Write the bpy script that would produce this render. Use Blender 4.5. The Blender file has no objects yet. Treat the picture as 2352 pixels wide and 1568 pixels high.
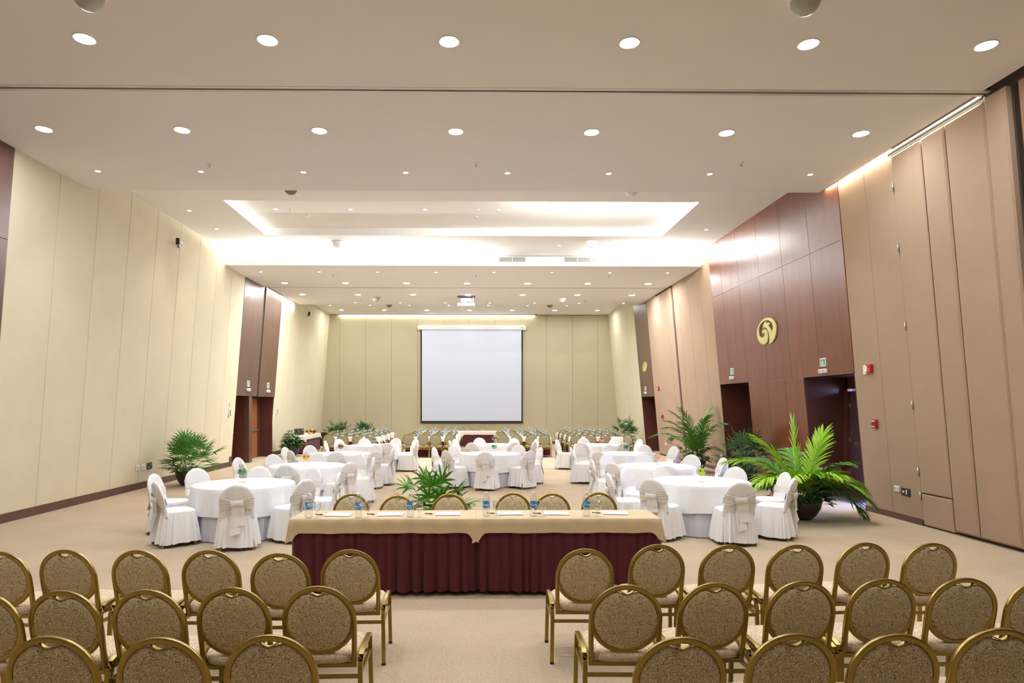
import bpy, math, random
from mathutils import Vector, Matrix
from mathutils.geometry import tessellate_polygon
PI = math.pi; sin = math.sin; cos = math.cos
S = bpy.context.scene
C = S.collection
# ---------------------------------------------------------------- camera
F = 1480.0; TH = 0.0133; CZ = 2.0
cam_d = bpy.data.cameras.new('camera'); cam = bpy.data.objects.new('camera', cam_d); C.objects.link(cam)
cam.location = (0, 0, CZ); cam.rotation_euler = (PI/2, 0, -math.atan(TH))
cam_d.sensor_width = 36; cam_d.lens = F/2352*36
cam_d.shift_x = (1176-1113)/2352; cam_d.shift_y = (930-784)/2352
cam_d.clip_end = 200
S.camera = cam
# ---------------------------------------------------------------- world and exposure
W = bpy.data.worlds.new('world'); S.world = W; W.use_nodes = True
W.node_tree.nodes['Background'].inputs[0].default_value = (0.55, 0.62, 0.8, 1)
W.node_tree.nodes['Background'].inputs[1].default_value = 0.25
S.view_settings.view_transform = 'Standard'; S.view_settings.look = 'None'
S.view_settings.gamma = 1; S.view_settings.use_curve_mapping = False
S.view_settings.exposure = 0.44
S.cycles.max_bounces = 7; S.cycles.diffuse_bounces = 5; S.cycles.use_adaptive_sampling = True; S.cycles.adaptive_threshold = 0.025; S.cycles.glossy_bounces = 3
S.cycles.transparent_max_bounces = 16; S.cycles.sample_clamp_indirect = 6
BIGW, SMALLW, COVEW = 34.0, 16.0, 1.05
# ---------------------------------------------------------------- lights (the fixtures that carry them are built further down)
ZC, ZM, ZT = 6.2, 6.65, 6.85          # low soffit, middle ceiling, tray
def XL(z): return -8.05 + 0.48*z/6.2
def XR(z): return 7.45 - 0.56*z/6.2
BIGX = [-6.58 + 2.09*k for k in range(7)]
SMX = [-6.79 + 1.84*k for k in range(8)]
BIG = [(x, 7.45, ZC) for x in BIGX[:7]] + [(x, 9.9, ZC) for x in BIGX] + [(x, 22.25, ZC) for x in BIGX] + \
      [(x, 24.55, ZC) for x in BIGX] + [(x, 31.6, ZM) for x in BIGX] + [(x, 2.4, ZM) for x in BIGX]
SMALL = [(x, 11.66, ZC) for x in SMX] + [(x, 6.2, ZC) for x in SMX] + [(x, 20.4, ZC) for x in SMX] + [(x, 26.5, ZC) for x in SMX[1:]] + \
        [(x, 30.1, ZM) for x in SMX[:7]] + [(x, 16.0, ZT) for x in SMX[1:5]] + [(-6.86, 15.5, ZM), (-6.84, 17.1, ZM), (6.1, 17.0, ZM), (0.6, 18.75, ZM), (2.43, 18.75, ZM)]
def area(name, loc, size, power, col, rot=(0,0,0), shape='RECTANGLE', spread=PI):
    l = bpy.data.lights.new(name, 'AREA'); l.shape = shape; l.size = size[0]
    if shape == 'RECTANGLE': l.size_y = size[1]
    l.energy = power; l.color = col; l.spread = spread
    o = bpy.data.objects.new(name, l); o.location = loc; o.rotation_euler = rot; C.objects.link(o); return o
COOL = (0.93, 0.97, 1.0); WARM = (1.0, 0.80, 0.62); NEUT = (1.0, 0.96, 0.90)
for (x, y, z) in BIG:
    area('downlight_lamp', (x, y, z-0.004), (0.2, 0.2), BIGW*(0.75 if y < 5 else 0.8 if y < 12 else 0.75 if y > 30 else 1.9), COOL, shape='DISK')
for (x, y, z) in SMALL:
    l = bpy.data.lights.new('spot_lamp', 'SPOT'); l.energy = SMALLW*4; l.color = WARM; l.spot_size = 1.25; l.spot_blend = 0.7; l.shadow_soft_size = 0.03
    o = bpy.data.objects.new('spot_lamp', l); o.location = (x, y, z-0.02); C.objects.link(o)
UP = (PI, 0, 0)
area('cove_lamp', (-3.75, 19.72, 6.36), (7.2, 0.14), 950*COVEW, (0.96,0.98,1), UP)
area('cove_lamp', (5.55, 19.72, 6.36), (2.4, 0.14), 560*COVEW, (0.96,0.98,1), UP)
area('cove_lamp', (-5.92, 16.2, 6.72), (0.14, 2.8), 170*COVEW, (0.93,0.95,1), (0, PI*0.72, 0))
area('cove_lamp', (5.3, 16.2, 6.72), (0.14, 2.8), 1150*COVEW, (0.98,0.99,1), (0, -PI*0.70, 0))
area('cove_lamp', (3.2, 14.6, 6.72), (3.6, 0.12), 480*COVEW, (0.98,0.99,1), (PI*0.72, 0, 0))
area('cove_lamp', (0, 5.05, 6.36), (13.0, 0.12), 110*COVEW, (1,0.97,0.9), UP)
area('cove_lamp', (6.85, 10.6, 6.23), (0.09, 3.9), 75*COVEW, (1,0.90,0.72))
area('cove_lamp', (-7.5, 25.1, 6.23), (0.10, 3.4), 70*COVEW, (1,0.96,0.88))
area('cove_lamp', (-2.0, 33.13, 6.66), (10.0, 0.12), 75*COVEW, (1,0.97,0.85))
area('daylight_door', (9.6, 12.8, 1.6), (2.2, 2.6), 420, (0.42, 0.5, 1.0), (0, PI/2, 0))
# ---------------------------------------------------------------- materials
MATS = {}
def lin(c):
    return tuple(((v/255)/12.92 if v/255 <= 0.04045 else ((v/255+0.055)/1.055)**2.4) for v in c) + (1,)
def mat(name, rgb, rough=0.6, metal=0.0, spec=0.5, noise=0.0, nscale=8, bump=0.0, bscale=60, rnd=0.0, coat=0.0, stretch=(1,1,1), emit=0, sheen=0.0, sub=0.0, nrough=0.6):
    if name in MATS: return MATS[name]
    m = bpy.data.materials.new(name); m.use_nodes = True; nt = m.node_tree; b = nt.nodes['Principled BSDF']
    b.inputs['Base Color'].default_value = lin(rgb); b.inputs['Roughness'].default_value = rough
    b.inputs['Metallic'].default_value = metal; b.inputs['Specular IOR Level'].default_value = spec
    b.inputs['Coat Weight'].default_value = coat; b.inputs['Coat Roughness'].default_value = 0.3; b.inputs['Sheen Weight'].default_value = sheen
    if emit:
        b.inputs['Emission Color'].default_value = lin(rgb); b.inputs['Emission Strength'].default_value = emit
    N = nt.nodes; L = nt.links
    tc = N.new('ShaderNodeTexCoord'); mp = N.new('ShaderNodeMapping'); mp.inputs['Scale'].default_value = stretch
    L.new(tc.outputs['Object'], mp.inputs['Vector'])
    if noise or rnd:
        hsv = N.new('ShaderNodeHueSaturation'); hsv.inputs['Color'].default_value = lin(rgb)
        val = None
        if noise:
            n = N.new('ShaderNodeTexNoise'); n.inputs['Scale'].default_value = nscale; n.inputs['Detail'].default_value = 5; n.inputs['Roughness'].default_value = nrough
            L.new(mp.outputs[0], n.inputs['Vector'])
            mr = N.new('ShaderNodeMapRange'); mr.inputs['From Min'].default_value = 0.25; mr.inputs['From Max'].default_value = 0.75
            mr.inputs['To Min'].default_value = 1-noise; mr.inputs['To Max'].default_value = 1+noise
            L.new(n.outputs['Fac'], mr.inputs['Value']); val = mr.outputs[0]
        if rnd:
            oi = N.new('ShaderNodeObjectInfo'); mr2 = N.new('ShaderNodeMapRange')
            mr2.inputs['To Min'].default_value = 1-rnd; mr2.inputs['To Max'].default_value = 1+rnd
            L.new(oi.outputs['Random'], mr2.inputs['Value'])
            if val is not None:
                mu = N.new('ShaderNodeMath'); mu.operation = 'MULTIPLY'; L.new(val, mu.inputs[0]); L.new(mr2.outputs[0], mu.inputs[1]); val = mu.outputs[0]
            else: val = mr2.outputs[0]
        L.new(val, hsv.inputs['Value']); L.new(hsv.outputs[0], b.inputs['Base Color'])
    if bump:
        n2 = N.new('ShaderNodeTexNoise'); n2.inputs['Scale'].default_value = bscale; n2.inputs['Detail'].default_value = 3
        L.new(mp.outputs[0], n2.inputs['Vector'])
        bp = N.new('ShaderNodeBump'); bp.inputs['Strength'].default_value = bump; bp.inputs['Distance'].default_value = 0.01
        L.new(n2.outputs['Fac'], bp.inputs['Height']); L.new(bp.outputs[0], b.inputs['Normal'])
    MATS[name] = m; return m
def leafpattern(name, base, vein, rough=0.85):
    m = mat(name, base, rough, sheen=0.1); nt = m.node_tree; N = nt.nodes; L = nt.links; b = N['Principled BSDF']
    tc = N.new('ShaderNodeTexCoord')
    nz = N.new('ShaderNodeTexNoise'); nz.inputs['Scale'].default_value = 24; L.new(tc.outputs['Object'], nz.inputs['Vector'])
    mx = N.new('ShaderNodeMix'); mx.data_type = 'RGBA'; mx.blend_type = 'LINEAR_LIGHT'; mx.inputs[0].default_value = 0.016
    L.new(tc.outputs['Object'], mx.inputs[6]); L.new(nz.outputs['Color'], mx.inputs[7])
    mp = N.new('ShaderNodeMapping'); mp.inputs['Scale'].default_value = (1.0, 0.8, 1.55); mp.inputs['Rotation'].default_value = (0, 0.6, 0)
    L.new(mx.outputs[2], mp.inputs['Vector'])
    v = N.new('ShaderNodeTexVoronoi'); v.feature = 'DISTANCE_TO_EDGE'; v.inputs['Scale'].default_value = 80; L.new(mp.outputs[0], v.inputs['Vector'])
    r = N.new('ShaderNodeValToRGB'); r.color_ramp.elements[0].position = 0.035; r.color_ramp.elements[0].color = lin(vein)
    r.color_ramp.elements[1].position = 0.11; r.color_ramp.elements[1].color = lin(base)
    L.new(v.outputs['Distance'], r.inputs[0])
    v2 = N.new('ShaderNodeTexVoronoi'); v2.inputs['Scale'].default_value = 80; L.new(mp.outputs[0], v2.inputs['Vector'])
    hs = N.new('ShaderNodeHueSaturation'); mr = N.new('ShaderNodeMapRange'); mr.inputs['To Min'].default_value = 0.85; mr.inputs['To Max'].default_value = 1.15
    sp = N.new('ShaderNodeSeparateColor'); L.new(v2.outputs['Color'], sp.inputs[0]); L.new(sp.outputs[0], mr.inputs['Value'])
    L.new(mr.outputs[0], hs.inputs['Value']); L.new(r.outputs[0], hs.inputs['Color']); L.new(hs.outputs[0], b.inputs['Base Color'])
    return m
def clear(name, tint=(255,255,255), refl=0.16, rough=0.02):
    m = bpy.data.materials.new(name); m.use_nodes = True; nt = m.node_tree; N = nt.nodes; L = nt.links
    N.remove(N['Principled BSDF']); out = N['Material Output']
    t = N.new('ShaderNodeBsdfTransparent'); t.inputs[0].default_value = lin(tint)
    g = N.new('ShaderNodeBsdfGlossy'); g.inputs['Roughness'].default_value = rough
    lw = N.new('ShaderNodeLayerWeight'); lw.inputs[0].default_value = 0.35
    mr = N.new('ShaderNodeMapRange'); mr.inputs['To Min'].default_value = refl*0.4; mr.inputs['To Max'].default_value = min(1, refl*4)
    L.new(lw.outputs['Facing'], mr.inputs['Value'])
    mx = N.new('ShaderNodeMixShader'); L.new(mr.outputs[0], mx.inputs[0]); L.new(t.outputs[0], mx.inputs[1]); L.new(g.outputs[0], mx.inputs[2])
    L.new(mx.outputs[0], out.inputs['Surface']); MATS[name] = m; return m
carpet = mat('carpet', (188,171,148), 0.95, spec=0.1, noise=0.10, nscale=1.1, bump=0.5, bscale=180)
def carpet_fine():
    nt = carpet.node_tree; N = nt.nodes; L = nt.links; b = N['Principled BSDF']
    src = b.inputs['Base Color'].links[0].from_socket
    tc = N.new('ShaderNodeTexCoord'); n = N.new('ShaderNodeTexNoise'); n.inputs['Scale'].default_value = 55; n.inputs['Detail'].default_value = 4; n.inputs['Roughness'].default_value = 0.8
    L.new(tc.outputs['Object'], n.inputs['Vector'])
    r = N.new('ShaderNodeMapRange'); r.inputs['From Min'].default_value = 0.3; r.inputs['From Max'].default_value = 0.7; r.inputs['To Min'].default_value = 0.74; r.inputs['To Max'].default_value = 1.2
    L.new(n.outputs['Fac'], r.inputs['Value'])
    h = N.new('ShaderNodeHueSaturation'); L.new(r.outputs[0], h.inputs['Value']); L.new(src, h.inputs['Color']); L.new(h.outputs[0], b.inputs['Base Color'])
carpet_fine()
plaster = mat('plaster', (229,227,225), 0.9, spec=0.2, noise=0.02, nscale=0.6)
plaster_w = mat('plaster_white', (238,236,232), 0.9, spec=0.2, noise=0.01, nscale=0.6)
cream = mat('cream_fabric', (222,213,186), 0.92, spec=0.15, noise=0.035, nscale=1.4, bump=0.25, bscale=240, rnd=0.02)
backfab = mat('cream_fabric_dim', (190,180,152), 0.92, spec=0.15, noise=0.03, nscale=1.4, bump=0.25, bscale=240, rnd=0.015)  # the side wall's cream, darkened: dimmer light on the end wall put into colour
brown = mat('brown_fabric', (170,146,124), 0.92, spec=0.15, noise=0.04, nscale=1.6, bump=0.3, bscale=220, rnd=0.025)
brown_d = mat('brown_fabric_shaded', (140,108,84), 0.92, spec=0.15, noise=0.04, nscale=1.6, bump=0.3, bscale=220)  # brown fabric again, with the shadow beyond the track put into its colour
gap = mat('joint_shadow', (70,58,48), 0.9)
wood = mat('mahogany_veneer', (112,58,28), 0.27, spec=0.5, noise=0.20, nscale=2.2, rnd=0.10, coat=0.35, stretch=(1, 3.0, 0.35), bump=0.05, bscale=3)
wood_d = mat('dark_mahogany', (86,48,38), 0.32, spec=0.5, noise=0.2, nscale=2.5, rnd=0.06, coat=0.3, stretch=(1, 3, 0.35))
walnut = mat('walnut_veneer', (92,62,48), 0.38, spec=0.5, noise=0.16, nscale=2.2, rnd=0.05, coat=0.35, stretch=(1, 3.0, 0.35))
door_m = mat('door_wood', (158,94,56), 0.4, noise=0.15, nscale=3, stretch=(1,4,0.3))
base_m = mat('baseboard_brown', (92,62,52), 0.55, noise=0.08)
gold = mat('gold_frame', (158,134,62), 0.26, metal=0.75, spec=0.5, noise=0.08, nscale=9, rnd=0.05)
brass = mat('brass_letter', (226,214,142), 0.35, metal=0.4)
fab = leafpattern('leaf_fabric_back', (212,197,158), (128,106,80))
fab_s = leafpattern('leaf_fabric_seat', (222,206,180), (160,134,104))
fab_far = mat('olive_fabric', (154,151,128), 0.9, sheen=0.1)
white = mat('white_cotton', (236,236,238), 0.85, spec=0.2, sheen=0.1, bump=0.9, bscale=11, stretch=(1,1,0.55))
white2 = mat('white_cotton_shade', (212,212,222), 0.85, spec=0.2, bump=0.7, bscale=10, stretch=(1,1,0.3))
ivory = mat('ivory_cotton', (222,218,213), 0.85, spec=0.2, bump=0.8, bscale=14, stretch=(1,1,0.6))
maroon = mat('maroon_skirt', (84,24,36), 0.75, spec=0.3, sheen=0.15, noise=0.10, nscale=7, bump=1.0, bscale=6, stretch=(1.6,1.6,0.35))
beige = mat('beige_cloth', (202,182,148), 0.7, spec=0.25, sheen=0.1, noise=0.03, nscale=5, bump=0.6, bscale=5)
cloth_far = mat('pale_cloth', (226,216,200), 0.8, spec=0.2, bump=0.2, bscale=8)
black = mat('black_plastic', (22,22,24), 0.4)
steel = mat('steel', (190,190,190), 0.3, metal=0.9)
alu = mat('painted_aluminium', (205,203,198), 0.4, metal=0.3)
plastic = mat('white_plastic', (232,232,230), 0.45)
greyplastic = mat('grey_plastic', (176,176,166), 0.4)
tanplastic = mat('taupe_plastic', (128,118,98), 0.4)
red = mat('alarm_red', (178,24,34), 0.4)
green = mat('sign_green', (30,130,90), 0.5)
ivoryp = mat('ivory_plastic', (232,222,190), 0.45)
screen_m = mat('screen_fabric', (210,217,233), 0.8, spec=0.1)
soil = mat('soil', (50,38,30), 0.95)
pot_m = mat('bronze_pot', (58,44,40), 0.35, spec=0.5, noise=0.1, nscale=6)
lens_m = mat('lit_lens', (255,255,255), 0.5, emit=14)
lens_w = mat('warm_lit_lens', (255,226,200), 0.5, emit=14)
glassm = clear('clear_glass', (253,254,254), 0.14)
petm = clear('clear_bottle', (250,252,253), 0.16, 0.08)
waterm = clear('water', (252,253,254), 0.04)
paper = mat('paper', (240,240,248), 0.7)
paper_l = mat('grey_print', (180,180,190), 0.7)
bluelab = mat('blue_label', (58,130,190), 0.5)
def labelwaves():
    nt = bluelab.node_tree; N = nt.nodes; L = nt.links; b = N['Principled BSDF']
    tc = N.new('ShaderNodeTexCoord'); w = N.new('ShaderNodeTexNoise'); w.inputs['Scale'].default_value = 30; w.inputs['Detail'].default_value = 2
    mp = N.new('ShaderNodeMapping'); mp.inputs['Scale'].default_value = (0.7, 0.7, 3.2); mp.inputs['Rotation'].default_value = (0.1, 0.15, 0)
    L.new(tc.outputs['Object'], mp.inputs[0]); L.new(mp.outputs[0], w.inputs[0])
    r = N.new('ShaderNodeValToRGB'); e = r.color_ramp.elements; e[0].position = 0.40; e[0].color = lin((58,138,200)); e[1].position = 0.60; e[1].color = lin((225,238,245))
    k = r.color_ramp.elements.new(0.5); k.color = lin((80,160,210))
    L.new(w.outputs['Fac'], r.inputs[0]); L.new(r.outputs[0], b.inputs['Base Color'])
labelwaves()
def leafmat(name, rgb, r2):
    m = mat(name, rgb, 0.42, spec=0.45, noise=0.25, nscale=6, rnd=r2)
    m.node_tree.nodes['Principled BSDF'].inputs['Transmission Weight'].default_value = 0.0
    return m
g_dark = leafmat('leaf_dark_green', (56,104,48), 0.22)
g_fan = leafmat('leaf_fan_green', (84,142,56), 0.2)
g_lady = leafmat('leaf_lady_green', (66,108,60), 0.18)
g_mid = leafmat('leaf_mid_green', (78,138,36), 0.2)
g_lime = leafmat('leaf_lime_green', (150,196,44), 0.14)
g_under = leafmat('leaf_undergrowth', (84,112,62), 0.2)
g_stem = leafmat('leaf_stem', (96,120,52), 0.1)
# ---------------------------------------------------------------- mesh builder
class MB:
    def __init__(s): s.v = []; s.f = []
    def add(s, vs, fs):
        o = len(s.v); s.v += [tuple(p) for p in vs]; s.f += [tuple(i+o for i in f) for f in fs]; return s
    def box(s, c, d, rz=0, M=None):
        x, y, z = d[0]/2, d[1]/2, d[2]/2
        vs = [(-x,-y,-z),(x,-y,-z),(x,y,-z),(-x,y,-z),(-x,-y,z),(x,-y,z),(x,y,z),(-x,y,z)]
        if M is not None: vs = [tuple(M @ Vector(p)) for p in vs]
        elif rz: vs = [(a*cos(rz)-b*sin(rz), a*sin(rz)+b*cos(rz), e) for a, b, e in vs]
        return s.add([(a+c[0], b+c[1], e+c[2]) for a, b, e in vs], [(0,3,2,1),(4,5,6,7),(0,1,5,4),(1,2,6,5),(2,3,7,6),(3,0,4,7)])
    def box2(s, a, b): return s.box([(a[i]+b[i])/2 for i in range(3)], [abs(b[i]-a[i]) for i in range(3)])
    def cbox(s, c, d, ch):           # box with chamfered edges
        x, y, z = d[0]/2, d[1]/2, d[2]/2; ls = []
        for zz, k in ((-z, ch), (-z+ch, 0), (z-ch, 0), (z, ch)):
            X, Y = x-k, y-k; e = ch*0.7
            ls.append([(c[0]+px, c[1]+py, c[2]+zz) for px, py in ((-X+e,-Y),(X-e,-Y),(X,-Y+e),(X,Y-e),(X-e,Y),(-X+e,Y),(-X,Y-e),(-X,-Y+e))])
        return s.loft(ls, True, True)
    def loft(s, loops, cap0=False, cap1=False, closed=True):
        n = len(loops[0]); vs = [p for l in loops for p in l]; fs = []
        for i in range(len(loops)-1):
            for j in range(n if closed else n-1):
                k = (j+1) % n; fs.append((i*n+j, i*n+k, (i+1)*n+k, (i+1)*n+j))
        if cap0: fs.append(tuple(range(n-1, -1, -1)))
        if cap1: fs.append(tuple((len(loops)-1)*n+j for j in range(n)))
        return s.add(vs, fs)
    def lathe(s, prof, n=24, c=(0,0,0), cap0=False, cap1=False):
        return s.loft([[(c[0]+r*cos(2*PI*j/n), c[1]+r*sin(2*PI*j/n), c[2]+z) for j in range(n)] for r, z in prof], cap0, cap1)
    def sweep(s, pts, w, h, up=(0,0,1), caps=True, n=4):
        # rectangular bar along a path; w across (path x up), h along up
        pts = [Vector(p) for p in pts]; up = Vector(up); ls = []
        for i, p in enumerate(pts):
            a = pts[max(0, i-1)]; b = pts[min(len(pts)-1, i+1)]; t = (b-a).normalized()
            side = t.cross(up)
            side = side.normalized() if side.length > 1e-4 else Vector((1,0,0))
            u2 = side.cross(t).normalized()
            if n == 4: ls.append([tuple(p+side*(w/2*q)+u2*(h/2*r)) for q, r in ((-1,-1),(1,-1),(1,1),(-1,1))])
            else: ls.append([tuple(p+side*(w/2*cos(2*PI*j/n))+u2*(h/2*sin(2*PI*j/n))) for j in range(n)])
        return s.loft(ls, caps, caps)
    def build(s, name, m, parent=None, loc=None, rz=0, smooth=False, kind=None, label=None):
        me = bpy.data.meshes.new(name); me.from_pydata(s.v, [], s.f); me.materials.append(m)
        if smooth:
            me.polygons.foreach_set('use_smooth', [True]*len(me.polygons))
        me.update(); me.validate()
        o = bpy.data.objects.new(name, me); C.objects.link(o)
        if parent is not None: o.parent = parent
        if loc: o.location = loc
        if rz: o.rotation_euler = (0, 0, rz)
        if kind: o['kind'] = kind
        if label: o['label'] = label
        return o
def sharp(o, ang=0.6):
    o.data.set_sharp_from_angle(angle=ang); return o
def thing(name, label, cat, loc=(0,0,0), rz=0, group=None):
    o = bpy.data.objects.new(name, None); C.objects.link(o); o.empty_display_size = 0.1
    o.location = loc; o.rotation_euler = (0,0,rz); o['label'] = label; o['category'] = cat
    if group: o['group'] = group
    return o
def tag(o, label, cat, group=None):
    o['label'] = label; o['category'] = cat
    if group: o['group'] = group
    return o
KIDS = {}
def dup(root, loc, rz, label, group=None):
    if root.name not in KIDS: KIDS[root.name] = [(c, list(c.children)) for c in root.children]
    r = root.copy(); C.objects.link(r); r.location = loc; r.rotation_euler = (0,0,rz); r['label'] = label
    if group: r['group'] = group
    for c, gs in KIDS[root.name]:
        d = c.copy(); C.objects.link(d); d.parent = r
        for g in gs:
            e = g.copy(); C.objects.link(e); e.parent = d
    return r
def spot(px, py, z):                 # point of the level plane z that the photograph shows at px, py
    D = F*(CZ-z)/(py-930); X = D*(px-1113)/F
    return (X*cos(TH)+D*sin(TH), D*cos(TH)-X*sin(TH))
ORD = ['first','second','third','fourth','fifth','sixth','seventh','eighth']
# ================================================================= setting
def struct(o, kind='structure'): o['kind'] = kind; return o
fl = MB().box2((-9.6, -4, -0.2), (10.6, 34, 0)).build('floor', carpet); struct(fl)
YB = 33.2
# ---- side walls: backing slabs plus separate panels
def slab(mb, X, sgn, y0, y1, z0, z1, off=0.0, th=0.2):
    a = [(X(z)+sgn*off, y, z) for z in (z0, z1) for y in (y0, y1)]
    b = [(X(z)+sgn*(off+th), y, z) for z in (z0, z1) for y in (y0, y1)]
    mb.add(a+b, [(0,1,3,2),(4,6,7,5),(0,2,6,4),(1,5,7,3),(2,3,7,6),(0,4,5,1)])
def wpanel(parent, name, X, sgn, y0, y1, z0, z1, m, proud=0.025, ch=0.012, g=0.006, label=None):
    # sgn = +1 where outward is +x ; the panel stands proud of the backing towards the room
    y0 += g; y1 -= g; z0 += g*0.5; z1 -= g*0.5; vs = []
    for k, p in ((0, 0), (0, proud-ch*0.6), (ch, proud)):
        for (y, z) in ((y0+k, z0+k), (y1-k, z0+k), (y1-k, z1-k), (y0+k, z1-k)): vs.append((X(z)-sgn*p, y, z))
    mb = MB(); fs = []
    for i in range(2):
        for j in range(4):
            k = (j+1) % 4; fs.append((i*4+j, i*4+k, (i+1)*4+k, (i+1)*4+j))
    fs.append((8,9,10,11)); fs.append((3,2,1,0)); mb.add(vs, fs)
    return mb.build(name, m, parent, label=label)
ZTOP = 6.95
b = MB()
for (y0, y1, z0, z1) in ((-4, 21.2, 0, ZTOP), (21.2, 25.2, 2.31, ZTOP), (22.45, 22.7, 0, 2.31), (25.2, YB+0.2, 0, ZTOP)):
    slab(b, XL, -1, y0, y1, z0, z1)
b.box2((-8.63, 21.0, 0), (-8.43, 25.4, 2.31)); b.box2((-8.63, 21.0, 0), (-8.0, 21.2, 2.31)); b.box2((-8.63, 25.2, 0), (-8.0, 25.4, 2.31)); b.box2((-8.63, 21.2, 2.31), (-7.9, 25.2, 2.4))
wl = struct(b.build('wall_left', gap))
b = MB()
for (y0, y1, z0, z1) in ((-4, 12.15, 0, ZTOP), (12.15, 18.9, 2.6, ZTOP), (14.05, 16.9, 0, 2.6), (18.9, YB+0.2, 0, ZTOP)):
    if y0 == 18.9:
        slab(b, XR, 1, 18.9, 25.95, 0, ZTOP); slab(b, XR, 1, 25.95, 28.0, 2.35, ZTOP); slab(b, XR, 1, 28.0, YB+0.2, 0, ZTOP)
    else: slab(b, XR, 1, y0, y1, z0, z1)
wr = struct(b.build('wall_right', gap))
bw = MB().box2((-8.4, YB, 0), (7.8, YB+0.2, 7.0)).build('wall_back', gap); struct(bw)
ww = MB().box2((-8.4, -4.2, 0), (7.8, -4, 7.0)).build('wall_front', brown); struct(ww)
# left panels
ys = [10.55+0.1]
while ys[-1] < 20.4: ys.append(ys[-1]+1.18)
ys[-1] = 21.2
for a, c in zip(ys[:-1], ys[1:]): wpanel(wl, 'panel', XL, -1, a, c, 0.02, ZM if a > 12.4 else ZC+0.2, cream, g=0.004)
for a in (4.75, 6.7, 8.72): wpanel(wl, 'panel', XL, -1, a-0.0, a+1.93 if a < 8 else 10.65, 0.02, 4.7, wood_d, 0.03, 0.004, label='dark veneer panel'); wpanel(wl, 'panel', XL, -1, a, a+1.93 if a < 8 else 10.65, 4.7, ZC+0.2, wood_d, 0.03, 0.004, label='dark veneer panel')
for a in range(5): wpanel(wl, 'panel', XL, -1, -4+a*1.75, -4+(a+1)*1.75, 0.02, ZM, cream)
for (a, c) in ((21.2, 23.1), (23.3, 25.2)):
    for (z0, z1) in ((2.31, 4.95), (4.95, ZC+0.15)):
        wpanel(wl, 'panel', XL, -1, a, (a+c)/2, z0, z1, walnut, 0.03, 0.003, 0.002, label='walnut veneer panel'); wpanel(wl, 'panel', XL, -1, (a+c)/2, c, z0, z1, walnut, 0.03, 0.003, 0.002, label='walnut veneer panel')
a = 25.2
while a < YB-0.1:
    c = min(a+1.19, YB); wpanel(wl, 'panel', XL, -1, a, c, 0.02, ZM, cream, g=0.004); a = c
# left alcove linings
al = MB().box2((-8.43, 21.2, 0), (-8.41, 25.2, 2.31)); al.box2((-8.43, 22.43, 0), (-7.98, 22.45, 2.31)); al.box2((-8.43, 25.18, 0), (-7.93, 25.2, 2.31)); al.box2((-8.43, 22.7, 0), (-7.98, 22.72, 2.31))
al.build('alcove_lining', wood_d, wl, label='dark wood lining of the door alcoves')
MB().box2((-8.02, 22.42, 0), (-7.86, 22.72, 2.31)).build('door_post', walnut, wl, label='walnut post between the alcoves')
def door(n, x, y0, y1, face, m, h=2.25, bar=True):
    r = struct(MB().box2((x, y0, 0.01), (x-face*0.045, y1, h)).build(n, m))
    for (u, v) in ((0.06, 0.98), (1.12, h-0.08)):
        MB().box2((x+face*0.0, y0+0.08, u), (x+face*0.008, y1-0.08, v)).build('panel', m, r)
    if bar:
        q = MB(); q.box2((x+face*0.03, y0+0.05, 1.02), (x+face*0.07, y1-0.05, 1.09)); q.box2((x, y0+0.05, 0.99), (x+face*0.07, y0+0.17, 1.12))
        q.build('push_bar', steel, r, label='steel push bar')
    return r
door('door_1', -8.40, 21.25, 22.3, 1, door_m)
door('door_2', -8.40, 23.75, 24.85, 1, door_m)
q = MB().box2((-8.39, 23.6, 0), (-8.30, 23.72, 2.28)); q.build('door_frame', steel, wl, label='pale steel door frame edge')
# baseboards
def base(n, X, sgn, segs, h):
    mb = MB()
    for (y0, y1) in segs:
        vs = []
        for p in (0.0, 0.045):
            for (y, z) in ((y0, 0.0), (y1, 0.0), (y1, h), (y0, h)): vs.append((X(z)-sgn*p, y, z))
        mb.add(vs, [(4,5,6,7),(0,4,7,3),(1,2,6,5),(3,7,6,2),(0,1,5,4)])
    return struct(mb.build(n, base_m))
base('baseboard_left', XL, -1, [(-4, 21.2), (25.2, YB)], 0.16)
base('baseboard_right', XR, 1, [(10.57, 12.15), (14.05, 16.9), (18.9, 22.5), (28.0, YB)], 0.09)
struct(MB().box2((-8.1, YB-0.045, 0), (7.45, YB, 0.13)).build('baseboard_back', base_m))
# back wall panels
x = -8.33
while x < 7.4:
    c = x+1.33
    z0 = 0.02
    mb = MB(); mb.cbox(((x+c)/2, YB-0.012, 3.33), (1.322, 0.026, 6.6), 0.005); mb.build('panel', backfab, bw); x = c
# right wall panels
for (a, c) in ((10.57, 11.35), (11.35, 12.15)): wpanel(wr, 'panel', XR, 1, a, c, 0.09, ZC+0.1, brown, g=0.003)
P = dict(proud=0.055, ch=0.02, g=0.008)
wpanel(wr, 'partition_panel', XR, 1, 9.85, 10.55, 0.55, 6.1, brown, **P); wpanel(wr, 'partition_panel', XR, 1, 9.85, 10.55, 0.02, 0.54, brown, **P)
for (a, c) in ((9.33, 9.83), (8.58, 9.33)): wpanel(wr, 'partition_panel', XR, 1, a, c, 0.05, 6.1, brown, 0.075, 0.03, 0.01)
wpanel(wr, 'partition_panel', XR, 1, 8.22, 8.58, 0.05, 6.12, brown, 0.085, 0.03, 0.006)
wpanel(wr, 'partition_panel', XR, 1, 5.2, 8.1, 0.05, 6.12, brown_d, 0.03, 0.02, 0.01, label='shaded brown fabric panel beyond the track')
wpanel(wr, 'partition_panel', XR, 1, 8.1, 8.2, 0.05, 6.12, gap, 0.0, 0.0, 0.01)  # no panel here: dark-coloured strip stands for the shaded gap
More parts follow.
